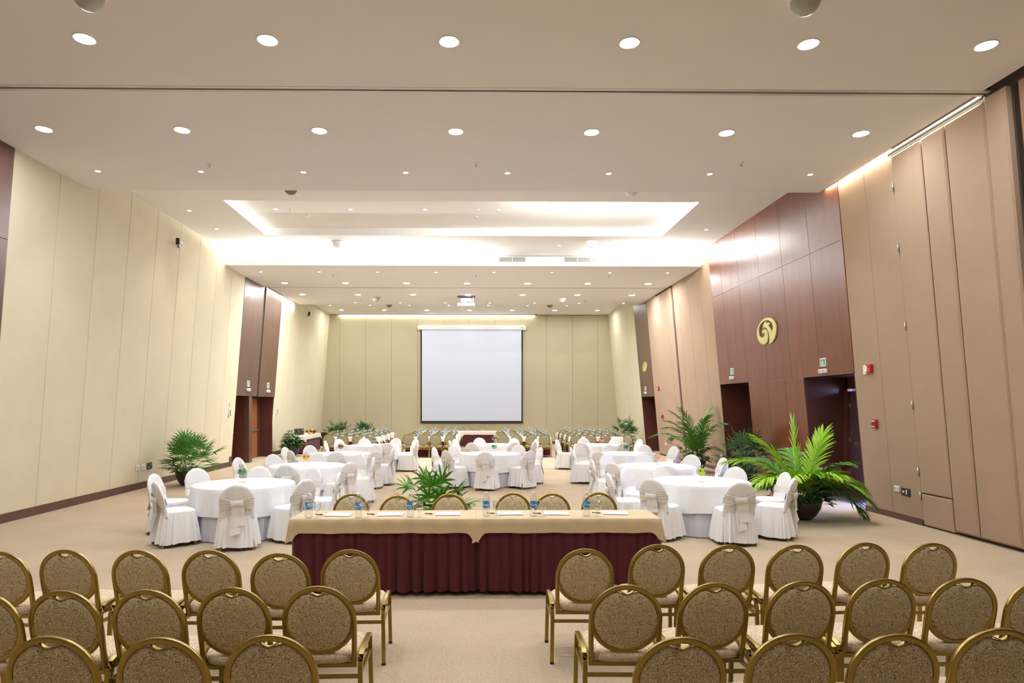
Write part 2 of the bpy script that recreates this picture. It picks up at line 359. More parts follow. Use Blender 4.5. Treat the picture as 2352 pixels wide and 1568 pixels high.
for z in (0.5, 0.9, 2.0, 3.3, 4.6, 5.6):
    h = MB(); h.sweep([(XR(z)-0.05, 10.56, z-0.07), (XR(z+0.14)-0.05, 10.56, z+0.07)], 0.03, 0.03, (0,1,0), n=8); h.build('hinge', steel, wr, smooth=True)
q = MB()
for (o1, w) in ((0.02, 0.012), (0.06, 0.012)):
    q.add([(XR(6.1)-o1, 8.6, 6.12), (XR(6.1)-o1-w, 8.6, 6.12), (XR(6.1)-o1-w, 10.6, 6.12), (XR(6.1)-o1, 10.6, 6.12), (XR(6.1)-o1, 8.6, 6.16), (XR(6.1)-o1-w, 8.6, 6.16), (XR(6.1)-o1-w, 10.6, 6.16), (XR(6.1)-o1, 10.6, 6.16)], [(0,3,2,1),(4,5,6,7),(0,1,5,4),(1,2,6,5),(2,3,7,6),(3,0,4,7)])
q.build('partition_track', black, wr, label='dark metal track above the folding panels')
cols = [12.15, 13.35, 14.05, 15.5, 16.9, 17.9, 18.9]
cols2 = [12.15, 13.35, 14.55, 15.75, 16.95, 18.1, 18.9]
for a, c in zip(cols2[:-1], cols2[1:]):
    wpanel(wr, 'panel', XR, 1, a, c, 5.15, ZM, wood, 0.03, 0.004, 0.002, label='mahogany veneer panel'); wpanel(wr, 'panel', XR, 1, a, c, 2.6, 5.15, wood, 0.03, 0.004, 0.002, label='mahogany veneer panel')
for a, c in ((14.05, 14.9), (14.9, 15.8), (15.8, 16.9)): wpanel(wr, 'panel', XR, 1, a, c, 0.0, 2.6, wood, 0.03, 0.004, 0.002, label='mahogany veneer panel')
a = 18.9
for c in (19.75, 20.9, 21.9, 22.5): wpanel(wr, 'panel', XR, 1, a, c, 0.09, ZC+0.2 if a > 19.4 else ZM, brown, g=0.003); a = c
wpanel(wr, 'partition_panel', XR, 1, 22.62, 23.2, 0.05, 6.15, brown, **P)
wpanel(wr, 'partition_panel', XR, 1, 23.2, 23.9, 0.05, 6.15, brown, **P); wpanel(wr, 'partition_panel', XR, 1, 23.9, 24.65, 0.55, 6.15, brown, **P); wpanel(wr, 'partition_panel', XR, 1, 23.9, 24.65, 0.02, 0.54, brown, **P)
wpanel(wr, 'panel', XR, 1, 24.65, 25.95, 0.05, 6.4, brown, g=0.003)
wpanel(wr, 'panel', XR, 1, 25.95, 28.0, 2.35, ZM, walnut, 0.03, 0.004, 0.002, label='walnut veneer panel')
a = 28.0
while a < YB-0.1:
    c = min(a+1.3, YB); wpanel(wr, 'panel', XR, 1, a, c, 0.02, ZM, cream, g=0.004); a = c
# right alcoves
def alcove(y0, y1, h, depth, opening):
    mb = MB(); xb = 7.35+depth; x0 = 7.22
    for ya, yb_ in ((y1-0.02, y1+0.1), (y0-0.1, y0+0.02)):
        mb.add([(XR(0)-0.02, ya, 0), (xb, ya, 0), (xb, ya, h), (XR(h)-0.02, ya, h), (XR(0)-0.02, yb_, 0), (xb, yb_, 0), (xb, yb_, h), (XR(h)-0.02, yb_, h)], [(0,1,2,3),(7,6,5,4),(0,3,7,4),(1,5,6,2),(3,2,6,7)])
    mb.box2((XR(h)-0.01, y0, h), (xb+0.1, y1, h+0.1))
    if opening:
        mb.box2((xb, opening[1], 0), (xb+0.1, y1+0.1, h)); mb.box2((xb, y0-0.1, 0), (xb+0.1, opening[0], h)); mb.box2((xb, y0, 2.35), (xb+0.1, y1, h))
    else: mb.box2((xb, y0-0.1, 0), (xb+0.1, y1+0.1, h))
    return mb.build('alcove_lining', wood_d, wr, label='dark mahogany lining of the door alcove')
alcove(12.15, 14.05, 2.6, 0.75, (12.3, 13.95)); alcove(16.9, 18.9, 2.6, 0.75, None); alcove(25.95, 28.0, 2.35, 0.6, None)
struct(MB().box2((7.6, 11.9, -0.01), (10.4, 14.4, 0.001)).build('floor_outside', mat('tile_grey', (120,122,130), 0.5))).name = 'floor.001'
r = struct(MB().box2((8.12, 13.05, 0.01), (8.17, 13.9, 2.3)).build('door_3', mat('door_blue_lit', (78,52,62), 0.35, coat=0.3)))  # bluish daylight falling on the leaf is put into its colour
MB().box2((8.06, 13.88, 0), (8.12, 14.02, 2.35)).build('door_frame', wood_d, r)
for z in (0.5, 1.2, 1.95): MB().box2((8.09, 13.86, z), (8.12, 13.92, z+0.1)).build('hinge', steel, r)
MB().box2((8.04, 13.5, 1.15), (8.12, 13.58, 1.22)).build('door_handle', steel, r, label='square steel latch')
door('door_4', 8.09, 17.0, 18.8, -1, wood_d, 2.3)
kb = MB(); kb.box2((7.5, 13.99, 0.35), (8.0, 14.03, 0.75)); kb.build('panel', mat('kick_panel', (104,44,44), 0.35, coat=0.3), wr, label='raised mahogany block low in the alcove')
# ---- ceilings
XE = 6.78
def ceil(mb, x0, x1, y0, y1, z, th=0.1): mb.box2((x0, y0, z), (x1, y1, z+th))
ce = MB(); xa = -7.58
ceil(ce, xa, XE, 5.2, 8.53, ZC, 0.06); ceil(ce, xa, XE, 8.69, 12.6, ZC, 0.06)
ce.box2((xa, 12.6, ZC), (XE, 12.66, 7.0)); ce.box2((xa, 5.2, ZC+0.06), (XE, 5.3, 6.32))
ce1 = struct(ce.build('ceiling', plaster))
ce = MB(); ceil(ce, xa, 6.86, 19.5, 23.04, ZC, 0.06); ceil(ce, -7.40, 6.86, 23.16, 26.95, ZC, 0.06); ce.box2((-7.40, 26.95, ZC), (6.86, 27.0, 7.0)); ce.box2((-7.5, 20.0, ZC+0.06), (6.86, 20.05, 7.0))
struct(ce.build('ceiling', plaster))
lip = struct(MB().box2((-7.5, 19.44, ZC), (6.82, 19.5, 6.32)).build('trim_1', plaster_w))
lip2 = struct(MB().box2((-7.5, 5.14, ZC), (6.8, 5.2, 6.32)).build('trim_2', plaster_w))
ce = MB()   # middle ceiling with the tray opening
TX0, TX1, TY0, TY1 = -5.76, 5.12, 14.72, 17.7
ceil(ce, -7.6, 6.95, 12.66, TY0, ZM, 0.03); ceil(ce, -7.6, 6.95, TY1, 20.0, ZM, 0.03); ceil(ce, -7.6, TX0, TY0, TY1, ZM, 0.03); ceil(ce, TX1, 6.95, TY0, TY1, ZM, 0.03)
ce.box2((TX0-0.35, TY0-0.3, ZT), (TX1+0.35, TY1+0.02, ZT+0.05)); ce.box2((TX0-0.35, TY0-0.3, ZM+0.03), (TX0-0.3, TY1, ZT)); ce.box2((TX1+0.3, TY0-0.3, ZM+0.03), (TX1+0.35, TY1, ZT))
ce.box2((TX0-0.35, TY1, ZM+0.03), (TX1+0.35, TY1+0.02, ZT)); ce.box2((TX0-0.35, TY0-0.3, ZM+0.03), (TX1+0.35, TY0-0.28, ZT))
struct(ce.build('ceiling', plaster_w))
ce = MB(); ceil(ce, -7.6, 6.95, 27.0, 33.0, ZM, 0.05); ce.box2((-7.05, 33.0, ZM+0.1), (3.15, YB+0.1, ZM+0.15)); ce.box2((-7.6, 33.0, ZM), (-7.05, YB+0.1, ZM+0.05)); ce.box2((3.15, 33.0, ZM), (6.95, YB+0.1, ZM+0.05)); struct(ce.build('ceiling', plaster))
ce = MB(); ceil(ce, -7.6, 6.95, -4.1, 5.3, ZM, 0.05); struct(ce.build('ceiling', plaster))
ce = MB(); ceil(ce, -8.3, 8.0, -4.2, 34, 7.0, 0.1); struct(ce.build('roof_slab', plaster)).name = 'ceiling_roof'
def track(y, x0, x1, w):
    r = struct(MB().box2((x0, y-w/2, ZC+0.02), (x1, y+w/2, ZC+0.06)).build('trim_3', black))
    MB().box2((x0, y-w/2, ZC-0.004), (x1, y-w/2+w*0.36, ZC+0.02)).build('rail', alu, r); MB().box2((x0, y+w/2-w*0.36, ZC-0.004), (x1, y+w/2, ZC+0.02)).build('rail', alu, r)
track(8.61, xa, 7.0, 0.16); track(23.1, -7.5, 6.9, 0.12)
# vents on the upright face behind the far lip
for i, (x0, n) in enumerate(((0.72, 2), (2.74, 3))):
    t = thing('air_vent', ['white louvred air vent above the cove, nearer the screen centre, two bays wide', 'white louvred air vent above the cove, three bays wide'][i], 'vent', (x0, 20.0, 6.38))
    w = 0.41*n
    f = MB(); f.box2((0, -0.02, 0), (w, 0, 0.012)); f.box2((0, -0.02, 0.208), (w, 0, 0.22))
    for k in range(n+1): f.box2((k*0.41-0.006, -0.021, 0), (k*0.41+0.006, 0, 0.22))
    f.build('frame', plastic, t); MB().box2((0, -0.004, 0), (w, 0, 0.22)).build('backing', tanplastic, t)
    for k in range(7):
        z = 0.02+k*0.027; MB().box((w/2, -0.01, z+0.008), (w, 0.016, 0.004), M=Matrix.Rotation(0.6, 3, 'X')).build('slat', greyplastic, t)
# ---- downlights
def fixtures(pts, name, r0, lm, labelf, grp):
    first = None
    for i, (x, y, z) in enumerate(pts):
        lab = labelf(i, x, y, z)
        if first is None:
            t = thing(name, lab, 'light', (x, y, z), 0, grp)
            MB().lathe([(r0*1.0, 0.0), (r0*1.18, -0.001), (r0*1.16, -0.008), (r0*1.02, -0.006), (r0, 0.0)], 28).build('trim_ring', plastic, t, smooth=True)
            MB().lathe([(r0, -0.001), (r0*0.01, -0.001)], 28).build('lens', lm, t)
            first = t
        else: dup(first, (x, y, z), 0, lab)
rows_b = {7.45: 'row just before the near ceiling track', 9.9: 'row just past the near ceiling track', 22.25: 'row just before the far ceiling track', 24.55: 'row just past the far ceiling track', 31.6: 'row nearest the screen', 2.4: 'row over the seated audience', -0.6: 'rearmost row'}
rows_s = {11.66: 'edge of the near soffit', 6.2: 'rear edge of the near soffit', 20.4: 'lip of the far soffit', 26.5: 'far edge of the far soffit', 30.1: 'ceiling strip before the screen', 16.0: 'raised ceiling tray'}
fixtures(BIG, 'downlight', 0.105, lens_m, lambda i, x, y, z: 'large round downlight, %s from left, %s' % (ORD[min(range(7), key=lambda k: abs(BIGX[k]-x))], rows_b[y]), 'large round ceiling downlights')
def sl(i, x, y, z):
    if y in rows_s: return 'small warm downlight, %s from left, %s' % (ORD[min(range(8), key=lambda k: abs(SMX[k]-x))], rows_s[y])
    return {15.5: 'small warm downlight beside the left wall, nearer the viewer', 17.1: 'small warm downlight beside the left wall before the bright cove', 17.0: 'small warm downlight beside the logo wall', 18.75: 'small warm downlight behind the tray, %s one' % ('left' if x < 1 else 'right')}[y]
fixtures(SMALL, 'small_downlight', 0.045, lens_w, sl, 'small warm ceiling downlights')
# ---- sprinklers, domes, projector
first = None
SP = [(-4.65,11.3,ZC),(0,11.2,ZC),(4.6,11.1,ZC),(-4.6,20.8,ZC),(0,20.8,ZC),(4.3,20.8,ZC),(-4.6,25.8,ZC),(0.45,25.9,ZC),(4.4,25.9,ZC),(-4.6,16.0,ZT),(0.05,16.0,ZT),(0.0,16.6,ZT)]
nm = ['left', 'middle', 'right']
for i, (x, y, z) in enumerate(SP):
    lab = 'small metal sprinkler head, %s of the %s' % (nm[i % 3], ['near soffit', 'far soffit lip', 'far soffit before the screen', 'raised tray'][i//3])
    if first is None:
        first = thing('sprinkler', lab, 'sprinkler', (x, y, z), 0, 'ceiling sprinklers')
        MB().lathe([(0.001,-0.012),(0.035,-0.008),(0.038,0.0)], 14).build('plate', ivoryp, first, smooth=True)
        k = MB().lathe([(0.008,-0.005),(0.009,-0.05),(0.02,-0.055),(0.022,-0.062),(0.002,-0.064)], 10); k.build('nozzle', steel, first)
    else: dup(first, (x, y, z), 0, lab)
def dome(x, y, z, m, lab):
    t = thing('ceiling_dome', lab, 'sensor', (x, y, z), 0, 'ceiling domes')
    MB().lathe([(0.175, 0), (0.18, -0.012), (0.16, -0.03), (0.02, -0.03)], 28).build('collar', plastic, t, smooth=True)
    MB().lathe([(0.15, -0.028), (0.145, -0.06), (0.125, -0.11), (0.09, -0.15), (0.05, -0.168), (0.002, -0.172)], 28).build('cover', m, t, smooth=True)
    MB().box((0.02, -0.12, -0.10), (0.05, 0.02, 0.03)).build('badge', greyplastic, t)
for (x, y, z, m, lab) in ((-3.95, 6.62, ZC, greyplastic, 'grey ceiling dome cut by the top edge, above the far left lamps'), (3.4, 6.6, ZC, greyplastic, 'grey ceiling dome cut by the top edge, between the fourth and fifth lamps'),
    (-3.95, 13.8, ZM, tanplastic, 'taupe ceiling dome just behind the near soffit, left'), (3.35, 13.8, ZM, plastic, 'white ceiling dome just behind the near soffit, right'),
    (-3.95, 18.4, ZM, plastic, 'white ceiling dome in the bright cove, left'), (3.3, 18.3, ZM, plastic, 'white ceiling dome above the louvred vent'),
    (-3.9, 25.2, ZC, greyplastic, 'grey dome on the far soffit, left of the projector'), (3.36, 25.2, ZC, plastic, 'pale dome on the far soffit, right of the projector'),
    (-3.98, 29.6, ZM, tanplastic, 'brown dome before the screen, left'), (3.4, 29.6, ZM, tanplastic, 'brown dome before the screen, right')): dome(x, y, z, m, lab)
t = thing('projector_lift', 'white ceiling projector on a lowered lift frame', 'projector', (-0.38, 24.95, ZC))
MB().box2((-0.34, -0.2, -0.02), (0.34, 0.25, 0.0)).build('hatch', black, t)  # black plate stands for the dark opening, its shade put into the colour
for x in (-0.27, 0.27): MB().box((x, 0, -0.16), (0.03, 0.03, 0.30)).build('strut', steel, t)
q = MB(); q.cbox((0, 0.02, -0.17), (0.42, 0.34, 0.15), 0.02); q.build('projector_body', greyplastic, t)
k = MB().lathe([(0.05, -0.02), (0.05, 0.02), (0.03, 0.02)], 16); k2 = MB(); k2.v = [(a+0.08, -0.17+c, b-0.17) for a, b, c in k.v]; k2.f = k.f; k2.build('lens', black, t)
MB().cbox((0, 0, -0.34), (0.66, 0.5, 0.09), 0.01).build('tray', plastic, t)
# smoke detectors in tray
t = thing('smoke_detector', 'small white smoke detector in the raised ceiling tray', 'sensor', (-4.3, 16.5, ZT)); MB().lathe([(0.06,0),(0.06,-0.02),(0.04,-0.05),(0.002,-0.055)], 18).build('cover', ivoryp, t, smooth=True)
# ---- screen
t = thing('projection_screen', 'large white pull-down projection screen with black border on the end wall', 'screen', (-0.22, YB-0.115, 0))
MB().cbox((0, 0, 5.96), (5.55, 0.16, 0.22), 0.03).build('housing', plastic, t)
MB().box2((2.55, -0.083, 5.94), (2.66, -0.08, 5.99)).build('badge', bluelab, t)
MB().box2((-2.62, -0.005, 1.12), (2.62, 0.005, 5.86)).build('border', black, t, label='black screen border')
MB().box2((-2.55, -0.012, 1.19), (2.55, -0.006, 5.86)).build('fabric', screen_m, t)
MB().sweep([(-2.65, 0, 1.10), (2.65, 0, 1.10)], 0.06, 0.06, n=8).build('bottom_bar', black, t)
for x in (-2.2, -0.88, 0.88, 2.2): MB().box((x, 0.02, 6.1), (0.03, 0.05, 0.09)).build('hook', steel, t)
# ---- wall fittings on the right
def onwall(X, sgn, y, z): return (X(z)-sgn*0.03, y, z)
def wy(px, X=7.2): return F/((px-1093)/X) - 0.0133*X
def exit_sign(side, y, z, lab1, lab2, sc=1.0):
    sgn = 1 if side == 'r' else -1; X = XR if side == 'r' else XL
    def bx(mb, y0, y1, z0, z1, d0, d1):
        mb.box2((-sgn*d0, y0*sc, z0*sc), (-sgn*d1, y1*sc, z1*sc)); return mb
    t = thing('exit_sign', lab1, 'sign', onwall(X, sgn, y, z)); bx(MB(), -0.11, 0.11, 0, 0.17, 0.005, 0.016).build('plate', plastic, t)
    g_ = MB(); bx(g_, -0.085, 0.085, 0.025, 0.145, 0.016, 0.019); g_.build('green_field', green, t)
    w = MB()
    bx(w, -0.02, 0.02, 0.05, 0.10, 0.019, 0.022); bx(w, -0.014, 0.014, 0.105, 0.128, 0.019, 0.022); bx(w, -0.03, -0.008, 0.03, 0.055, 0.019, 0.022); bx(w, 0.008, 0.03, 0.03, 0.055, 0.019, 0.022)
    for q in (-1, 1):
        w.add([(-sgn*0.021, q*0.035*sc, 0.085*sc), (-sgn*0.021, q*0.06*sc, 0.105*sc), (-sgn*0.021, q*0.06*sc, 0.065*sc)], [(0,1,2)])
    w.build('figure', plastic, t, label='white figure between arrows')
    t = thing('emergency_lamp', lab2, 'light', onwall(X, sgn, y, z-0.14*sc)); bb = MB(); bb.cbox((-sgn*0.03, 0, 0.04*sc), (0.06, 0.27*sc, 0.09*sc), 0.012); bb.build('housing', plastic, t)
    for q in (-1, 1):
        e = MB(); e.cbox((-sgn*0.065, q*0.07*sc, 0.04*sc), (0.012, 0.08*sc, 0.05*sc), 0.005); e.build('lamp_head', greyplastic, t)
exit_sign('r', 13.2, 2.80, 'green and white exit sign above the open door', 'white emergency lamp under the sign above the open door')
exit_sign('r', 17.9, 2.86, 'green and white exit sign above the farther alcove on the logo wall', 'white emergency lamp above the farther alcove on the logo wall')
exit_sign('r', 27.2, 2.62, 'small exit sign above the far end alcove', 'white emergency lamp above the far end alcove')
exit_sign('l', 22.2, 2.64, 'exit sign on the first walnut panel above the wooden doors', 'white emergency lamp on the first walnut panel', 1.15)
exit_sign('l', 24.3, 2.64, 'exit sign on the second walnut panel above the wooden doors', 'white emergency lamp on the second walnut panel', 1.15)
def plate(side, y, z, w, h, d, m, name, lab, cat, extra=None):
    sgn = 1 if side == 'r' else -1; X = XR if side == 'r' else XL
    t = thing(name, lab, cat, onwall(X, sgn, y, z)); q = MB(); q.cbox((-sgn*d/2, 0, 0), (d, w, h), min(d, 0.02)*0.3); q.build('plate', m, t)
    if extra:
        for (y0, z0, ww, hh, mm, n) in extra: MB().box((-sgn*(d+0.003), y0, z0), (0.008, ww, hh)).build(n, mm, t)
    return t
plate('r', 11.78, 2.65, 0.12, 0.17, 0.015, ivoryp, 'wall_plate', 'ivory wall plate beside the upper red alarm', 'switch', [(0, 0.03, 0.02, 0.02, greyplastic, 'button')])
t = plate('r', 11.62, 2.66, 0.13, 0.16, 0.06, red, 'fire_alarm', 'red fire alarm strobe high on the brown wall', 'alarm', [(0.05, 0, 0.05, 0.09, plastic, 'strobe'), (-0.03, 0.03, 0.02, 0.03, black, 'grille')])
plate('r', 11.62, 1.66, 0.12, 0.16, 0.05, red, 'fire_alarm', 'red fire alarm pull station with white lettering plate, mid height on the brown wall', 'alarm', [(0, 0.05, 0.08, 0.015, plastic, 'text_plate'), (0, 0, 0.06, 0.05, black, 'handle'), (0, -0.05, 0.08, 0.012, plastic, 'text_plate')])
plate('r', 11.18, 0.54, 0.13, 0.10, 0.012, plastic, 'socket', 'white wall socket low on the near brown wall', 'socket', [(0.03, 0, 0.03, 0.05, greyplastic, 'outlet'), (-0.03, 0, 0.03, 0.05, greyplastic, 'outlet')])
plate('r', 10.95, 0.51, 0.22, 0.13, 0.012, black, 'socket', 'black multi-outlet plate low on the near brown wall', 'socket', [(0.05, 0, 0.04, 0.03, ivoryp, 'outlet'), (-0.03, 0.02, 0.03, 0.03, ivoryp, 'outlet'), (-0.03, -0.02, 0.03, 0.03, ivoryp, 'outlet')])
plate('r', 19.3, 0.46, 0.16, 0.10, 0.012, plastic, 'socket', 'white wall socket behind the tall fan palm', 'socket', [(0.0, 0, 0.04, 0.05, greyplastic, 'outlet')])
plate('r', 19.05, 0.42, 0.22, 0.13, 0.012, black, 'socket', 'black multi-outlet plate beside the farther mahogany alcove', 'socket', [(0.03, 0, 0.03, 0.03, ivoryp, 'outlet'), (-0.04, 0, 0.03, 0.03, ivoryp, 'outlet')])
plate('r', 25.2, 2.65, 0.13, 0.16, 0.05, red, 'fire_alarm', 'small red fire alarm on the far brown panel, upper one', 'alarm', [(0, 0, 0.05, 0.06, plastic, 'strobe')])
plate('r', 25.0, 1.55, 0.13, 0.16, 0.05, red, 'fire_alarm', 'small red fire alarm on the far brown panel, lower one', 'alarm', [(0, 0, 0.05, 0.06, black, 'handle')])
plate('r', 24.9, 0.5, 0.13, 0.12, 0.012, plastic, 'socket', 'white wall socket low on the far brown panel', 'socket')
plate('l', 15.3, 0.52, 0.14, 0.13, 0.012, plastic, 'socket', 'leftmost white socket behind the fan palm', 'socket', [(0, 0, 0.05, 0.05, greyplastic, 'outlet')])
plate('l', 15.55, 0.52, 0.14, 0.13, 0.012, plastic, 'socket', 'white socket next to the black plate behind the fan palm', 'socket', [(0, 0, 0.05, 0.05, greyplastic, 'outlet')])
plate('l', 15.85, 0.52, 0.24, 0.16, 0.012, black, 'socket', 'black multi-outlet plate behind the fan palm', 'socket', [(0.05, 0.03, 0.04, 0.03, greyplastic, 'outlet'), (-0.05, -0.03, 0.04, 0.03, greyplastic, 'outlet')])
for k in range(3): plate('l', 19.25+k*0.22, 0.58, 0.17, 0.11, 0.012, plastic, 'socket', '%s of the three white sockets beside the wooden doors' % ['first', 'middle', 'last'][k], 'socket', [(0, 0, 0.06, 0.05, greyplastic, 'outlet')])
for (y, nmx) in ((20.7, 'before'), (25.6, 'beyond')):
    plate('l', y, 1.75, 0.12, 0.28, 0.02, plastic, 'switch_plate', 'white and dark light switch column just %s the wooden doors' % nmx, 'switch', [(0.02, 0, 0.05, 0.2, mat('navy', (40,50,80), 0.5), 'toggle')])
    plate('l', y, 2.02, 0.07, 0.11, 0.015, plastic, 'switch_plate', 'small thermostat plate just %s the wooden doors' % nmx, 'switch')
def wall_spot(y, z, lab):
    t = thing('wall_camera', lab, 'camera', onwall(XL, -1, y, z)); MB().cbox((0.02, 0.1, 0), (0.04, 0.1, 0.12), 0.01).build('bracket', black, t)
    a_ = MB(); a_.sweep([(0.03, 0.05, 0.0), (0.12, -0.05, 0.02)], 0.025, 0.025, n=8); a_.build('arm', steel, t)
    MB().cbox((0.14, -0.12, 0.0), (0.11, 0.22, 0.10), 0.02).build('body', plastic, t); MB().box((0.14, -0.235, 0.02), (0.09, 0.02, 0.16)).build('hood', black, t)
wall_spot(16.35, 6.05, 'small black and white camera high on the cream wall')
wall_spot(29.0, 6.05, 'small dark camera high on the cream wall beyond the doors')
# ---- the brass bird emblem (traced on the wall plane)
LG = [(500,868),(560,845),(610,780),(640,700),(655,610),(650,545),(622,470),(575,422),(510,400),(450,402),(385,438),(332,500),(300,570),(288,650),(295,720),(320,790),(360,836),(400,852),(440,846),(475,808),(492,750),(497,685),(490,632),(470,600),(440,588),(410,600),(395,625),(388,656),(405,645),(422,643),(436,662),(436,692),(420,716),(390,728),(360,715),(340,680),(330,620),(336,560),(356,508),(390,465),(430,446),(472,440),(512,444),(552,468),(582,508),(597,560),(594,612),(577,655),(566,668),(560,622),(540,575),(510,540),(532,538),(549,518),(528,492),(496,482),(472,502),(478,480),(497,457),(462,462),(436,488),(424,528),(425,568),(450,553),(480,575),(502,620),(514,680),(518,760),(510,820),(494,868)]
def emblem(y, z, sy, sz, lab, X, sgn):
    # flat cut-out letterform: width sy along the wall, height sz
    pts = [Vector(((471.5-a)/367*sy, (633-b_)/470*sz, 0)) for a, b_ in LG]
    tris = tessellate_polygon([pts]); n = len(pts); mb = MB(); vs = []
    sl_ = (X(z+1)-X(z))
    for d in (0.0, 0.028):
        for p in pts: vs.append((-sgn*d+p.y*sl_, p.x, p.y))
    fs = [tuple(t_) for t_ in tris]+[tuple(i+n for i in t_) for t_ in tris]+[(i, (i+1) % n, n+(i+1) % n, n+i) for i in range(n)]
    mb.add(vs, fs); o = mb.build('wall_emblem', brass, None, (X(z)-sgn*0.035, y, z)); tag(o, lab, 'emblem'); return o
emblem(15.55, 3.79, 1.05, 0.64, 'round brass bird emblem on the mahogany wall', XR, 1)
emblem(26.95, 3.6, 0.62, 0.42, 'smaller brass bird emblem on the far walnut panel', XR, 1)
# ================================================================= gold banquet chair
def arcpts(cx, cz, r, a0, a1, n): return [(cx+r*cos(a0+(a1-a0)*i/n), cz+r*sin(a0+(a1-a0)*i/n)) for i in range(n+1)]
BT = math.tan(0.20)                      # back lean
def by(z): return -0.165-(z-0.42)*BT     # y of the back plane at height z
def make_gold(name, lab, far=False):
    t = thing(name, lab, 'chair'); R = 0.211; zc = 0.672
    n1 = 22 if not far else 12
    path = [(-0.205, by(0.40), 0.40), (-0.209, by(0.5), 0.5), (-0.211, by(0.6), 0.6)]
    path += [(x, by(z), z) for x, z in arcpts(0, zc, R, PI, 0, n1)]
    path += [(0.211, by(0.6), 0.6), (0.209, by(0.5), 0.5), (0.205, by(0.40), 0.40)]
    # band: wide face in the back plane
    f = MB(); f.sweep(path, 0.026, 0.031, up=(0, 1, 0.0001)) if False else None
    def band(pts, wid, dep, closed=False):
        ls = []
        m_ = len(pts)
        for i, (x, z) in enumerate(pts):
            a = pts[(i-1) % m_] if (closed or i) else pts[0]; c = pts[(i+1) % m_] if (closed or i < m_-1) else pts[-1]
            tx, tz = c[0]-a[0], c[1]-a[1]; L_ = math.hypot(tx, tz); nx, nz = -tz/L_, tx/L_
            lp = []
            for (q, r_) in ((-0.5,-0.35),(-0.35,-0.5),(0.35,-0.5),(0.5,-0.35),(0.5,0.35),(0.35,0.5),(-0.35,0.5),(-0.5,0.35)):
                X_, Z_ = x+nx*q*wid, z+nz*q*wid; lp.append((X_, by(Z_)+r_*dep, Z_))
            ls.append(lp)
        if closed: ls.append(ls[0])
        return ls
    p2 = [(-0.203, 0.372), (-0.208, 0.5), (-0.211, 0.6)] + arcpts(0, zc, R, PI, 0, n1) + [(0.211, 0.6), (0.208, 0.5), (0.203, 0.372)]
    f = MB(); f.loft(band(p2, 0.031, 0.026), True, True)
    fr = f.build('back_frame', gold, t, smooth=True); sharp(fr, 0.9)
    f = MB(); f.loft(band(arcpts(0, zc, R-0.002, 0, -PI, n1), 0.030, 0.024), True, True)
    sharp(f.build('back_ring', gold, t, smooth=True), 0.9)
    # back pad with a finger grip dip at its top
    nn = 40 if not far else 20; ls = []
    def outline(k):
        o = []
        for j in range(nn):
            a = 2*PI*j/nn; x = 0.197*k*cos(a); z = 0.197*k*sin(a)
            if z > 0: z -= 0.034*math.exp(-(x/0.045)**2)*k
            o.append((x, z))
        return o
    for k, d in ((0.97, -0.012), (1.0, -0.004), (0.98, 0.014), (0.9, 0.024), (0.6, 0.031), (0.02, 0.033)):
        ls.append([(x, by(zc+z)+d, zc+z) for x, z in outline(k)])
    pre = [[(x, by(zc+z)+d, zc+z) for x, z in outline(k)] for k, d in ((0.02, -0.020), (0.6, -0.019), (0.92, -0.017))]
    pd = MB().loft(pre+ls); sharp(pd.build('back_pad', fab_far if far else fab, t, smooth=True), 1.2)
    if not far:
        g_ = MB(); g_.sweep([(x, by(zc+0.197)+0.0, zc+0.198-0.030*math.exp(-(x/0.043)**2)) for x in [-0.07+0.14*i/12 for i in range(13)]], 0.02, 0.005, (0,0,1)); g_.build('grip', gold, t)
    # seat
    n2 = 40 if not far else 20; ls = []
    for z, k, kk in ((0.425, 0.90, 0), (0.432, 0.97, 0), (0.455, 1.0, 0), (0.478, 0.985, 0), (0.492, 0.93, 0), (0.502, 0.75, 0), (0.506, 0.4, 0), (0.507, 0.02, 0)):
        lp = []
        for j in range(n2):
            a = 2*PI*j/n2; ca, sa = cos(a), sin(a)
            x = 0.232*k*math.copysign(abs(ca)**0.5, ca); y = 0.022+0.215*k*math.copysign(abs(sa)**0.5, sa)
            x *= 1+0.06*(y/0.22)
            lp.append((x, y, z-0.035))
        ls.append(lp)
    sharp(MB().loft(ls, True).build('seat', fab_far if far else fab_s, t, smooth=True), 1.2)
    # under-seat rails
    f = MB()
    for y in (-0.16, 0.20): f.box((0, y, 0.378), (0.44, 0.022, 0.026))
    for x in (-0.2, 0.2): f.box((x, 0.02, 0.378), (0.022, 0.36, 0.024))
    f.build('seat_frame', gold, t)
    # side frames: each is one bent bar, front leg and rear leg
    for s_ in (-1, 1):
        X0 = 0.248*s_
        fl_ = [(X0*1.03, 0.235, 0.012), (X0, 0.222, 0.385), (X0, 0.214, 0.42), (X0, 0.19, 0.446), (X0, 0.15, 0.455), (X0, 0.0, 0.458)]
        rl_ = [(X0*1.03, -0.225, 0.012), (X0, -0.205, 0.38), (X0, -0.196, 0.41), (X0, -0.172, 0.44), (X0, -0.13, 0.452), (X0, 0.0, 0.458)]
        for p_ in (fl_, rl_):
            if far: p_ = [p_[0], p_[1], p_[3], p_[5]]
            k = MB(); k.sweep(p_, 0.028, 0.022, up=(0, 0.7, 0.7)); sharp(k.build('leg', gold, t, smooth=False), 0.5)
            if not far: MB().box((p_[0][0], p_[0][1], 0.008), (0.03, 0.026, 0.016)).build('foot_cap', black, t)
        MB().box((X0*1.0, 0.005, 0.33), (0.018, 0.425, 0.022)).build('side_rail', gold, t)
    for y in (-0.208, 0.222): MB().box((0, y, 0.325), (0.49, 0.018, 0.022)).build('stretcher', gold, t)
    return t
TZ = 0.897; BTY = by(0.895)
